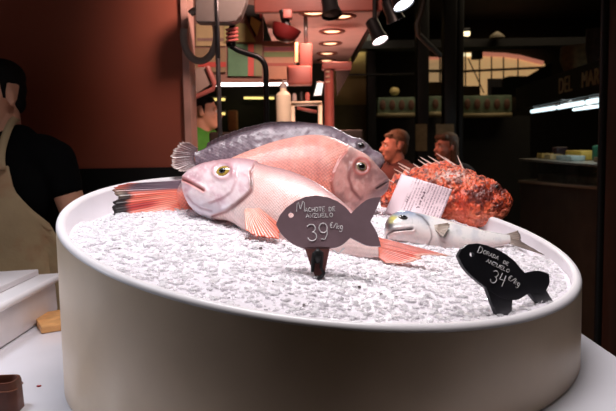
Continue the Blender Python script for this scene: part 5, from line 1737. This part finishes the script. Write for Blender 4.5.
M['lips'] = mat('lip_skin', (164, 92, 84), .45)
M['eyewhite'] = mat('eye_white', (220, 214, 206), .2)
skin1 = mat('tanned_skin', (206, 150, 122), .5, var=.08)
skin2 = mat('fair_skin', (206, 138, 116), .5, var=.08)
hair_dark = mat('short_dark_hair', (16, 12, 11), .8, spec=.15, var=.4, nscale=80, bump=.4, bscale=200)
hair_sandy = mat('sandy_hair', (104, 76, 52), .6, var=.3, nscale=60, bump=.4, bscale=150)
hair_brown = mat('brown_hair', (92, 66, 44), .6, var=.3, nscale=60, bump=.4, bscale=150)
blackshirt = mat('black_cotton', (7, 7, 8), .95, spec=.1, var=.2, nscale=30)
green = mat('bright_green_cotton', (66, 140, 44), .8, var=.12, nscale=20)
redcloth = mat('red_cotton', (96, 52, 48), .8, var=.15)
darkcloth = mat('dark_cloth', (40, 38, 42), .85, var=.2)


def apron_mat():
    m = mat('stained_canvas', (168, 146, 112), .85, var=.12, nscale=7, bump=.2, bscale=90)
    nt = m.node_tree; b = nt.nodes['Principled BSDF']
    src = b.inputs['Base Color'].links[0].from_socket
    tc = nt.nodes.new('ShaderNodeTexCoord')
    nz = nt.nodes.new('ShaderNodeTexNoise'); nz.inputs['Scale'].default_value = 5.5; nz.inputs['Detail'].default_value = 6
    nt.links.new(tc.outputs['Object'], nz.inputs['Vector'])
    mr = nt.nodes.new('ShaderNodeMapRange'); mr.inputs['From Min'].default_value = .55; mr.inputs['From Max'].default_value = .72; mr.inputs['To Max'].default_value = .75
    nt.links.new(nz.outputs['Fac'], mr.inputs['Value'])
    mx = nt.nodes.new('ShaderNodeMix'); mx.data_type = 'RGBA'
    nt.links.new(mr.outputs['Result'], mx.inputs['Factor']); nt.links.new(src, mx.inputs[6]); mx.inputs[7].default_value = (*lin((150, 92, 62)), 1)
    nt.links.new(mx.outputs[2], b.inputs['Base Color'])
    return m


hx = at_y(-2, 91, 2.45)
person('fishmonger in a black T-shirt and stained cream apron, looking away to the left', (hx[0] + .0, 2.45, .10), -.15, skin1, blackshirt, darkcloth, hair_dark, head_yaw=-.52, apron=apron_mat(), s=1.035, bulk=1.06, reach=((.275, .03, 1.14), (.33, -.05, .89)), nod=.12)
g = at_y(203, 112, 4.9)
person('person in a bright green shirt with dark hair, at the back of the stall', (g[0], 4.9, .10), 1.0, skin1, green, darkcloth, hair_dark, head_yaw=.6, s=(g[2] - .10) / 1.635)
g = at_y(396, 146, 5.0)
person('person with sandy hair, head turned left, behind the orange scorpion fish', (g[0], 5.0, g[2] - 1.635 * .99), -.9, skin2, redcloth, darkcloth, hair_sandy, head_yaw=-.5, s=.99)
g = at_y(447, 147, 5.6)
person('person with long brown hair in the dark between two posts', (g[0], 5.6, g[2] - 1.635 * .99), -.7, skin2, darkcloth, darkcloth, hair_brown, head_yaw=-.5, long_hair=True, s=.99)

# ------------------------------------------------------------------ light
def area(name, loc, aim, size, power, colr, sy=None, spread=None):
    L = bpy.data.lights.new(name, 'AREA'); L.energy = power; L.color = colr; L.size = size
    if sy: L.shape = 'RECTANGLE'; L.size_y = sy
    if spread: L.spread = math.radians(spread)
    o = bpy.data.objects.new(name, L); COL.objects.link(o); o.location = loc
    o.rotation_euler = (Vector(aim) - Vector(loc)).to_track_quat('-Z', 'Y').to_euler()
    return o


area('display_lamp', (0.05, 1.40, 3.0), (0.05, 1.5, 1.35), 1.3, 14.2, (1.0, .94, .955), sy=.55, spread=95)
area('left_lamp', (-1.25, 1.25, 2.9), (-1.0, 1.35, 1.1),   .4, 2.6, (.85, .89, 1.0), spread=60)
for px, py, Y in ((404, 6, 3.1), (380, 42, 3.5)):
    L = bpy.data.lights.new('spot_beam', 'SPOT'); L.energy = 7; L.color = (1, .93, .94); L.spot_size = 1.0; L.spot_blend = .6; L.shadow_soft_size = .05
    o = bpy.data.objects.new('spot_beam', L); COL.objects.link(o); p = at_y(px, py, Y); o.location = Vector(p) + Vector((0, -.06, -.06))
    o.rotation_euler = (Vector((.1, 1.5, 1.35)) - o.location).to_track_quat('-Z', 'Y').to_euler()
area('left_window', (-2.6, 1.25, 1.9), (-.5, 1.5, 1.2), .7, 1.1, (.86, .89, 1.0), spread=45)
area('stall_lamp', (.1, 2.4, 2.7), (-.25, 3.8, 2.0), .25, 9, (1, .64, .54), spread=85)  # added fill without a fixture, brightens the posters and tools
area('canopy_fill', (.0, 4.9, 1.25), (.05, 4.6, 2.36), .5, 5, (1, .55, .45), spread=120)  # added upward fill, brightens the canopy underside in place of bounce
area('ochre_fill', (.85, 8.6, 3.4), (.75, 9.1, 1.9), .4, 4, (1, .9, .68), spread=90)  # added fill without a fixture, brightens the ochre wall
area('counter_lamp', tuple(pt(570, 108, .3)), tuple(pt(568, 160, .2)), .1, 5, (.85, .95, 1), sy=1.6)
area('hall_glow', (3.2, 8, 4.4), (3.2, 8, 0), 3.0, 50, (1, .8, .55))
w = bpy.data.worlds.new('world'); SC.world = w; w.use_nodes = True
bg = w.node_tree.nodes['Background']; bg.inputs['Color'].default_value = (1.0, .62, .33, 1); bg.inputs['Strength'].default_value = .022
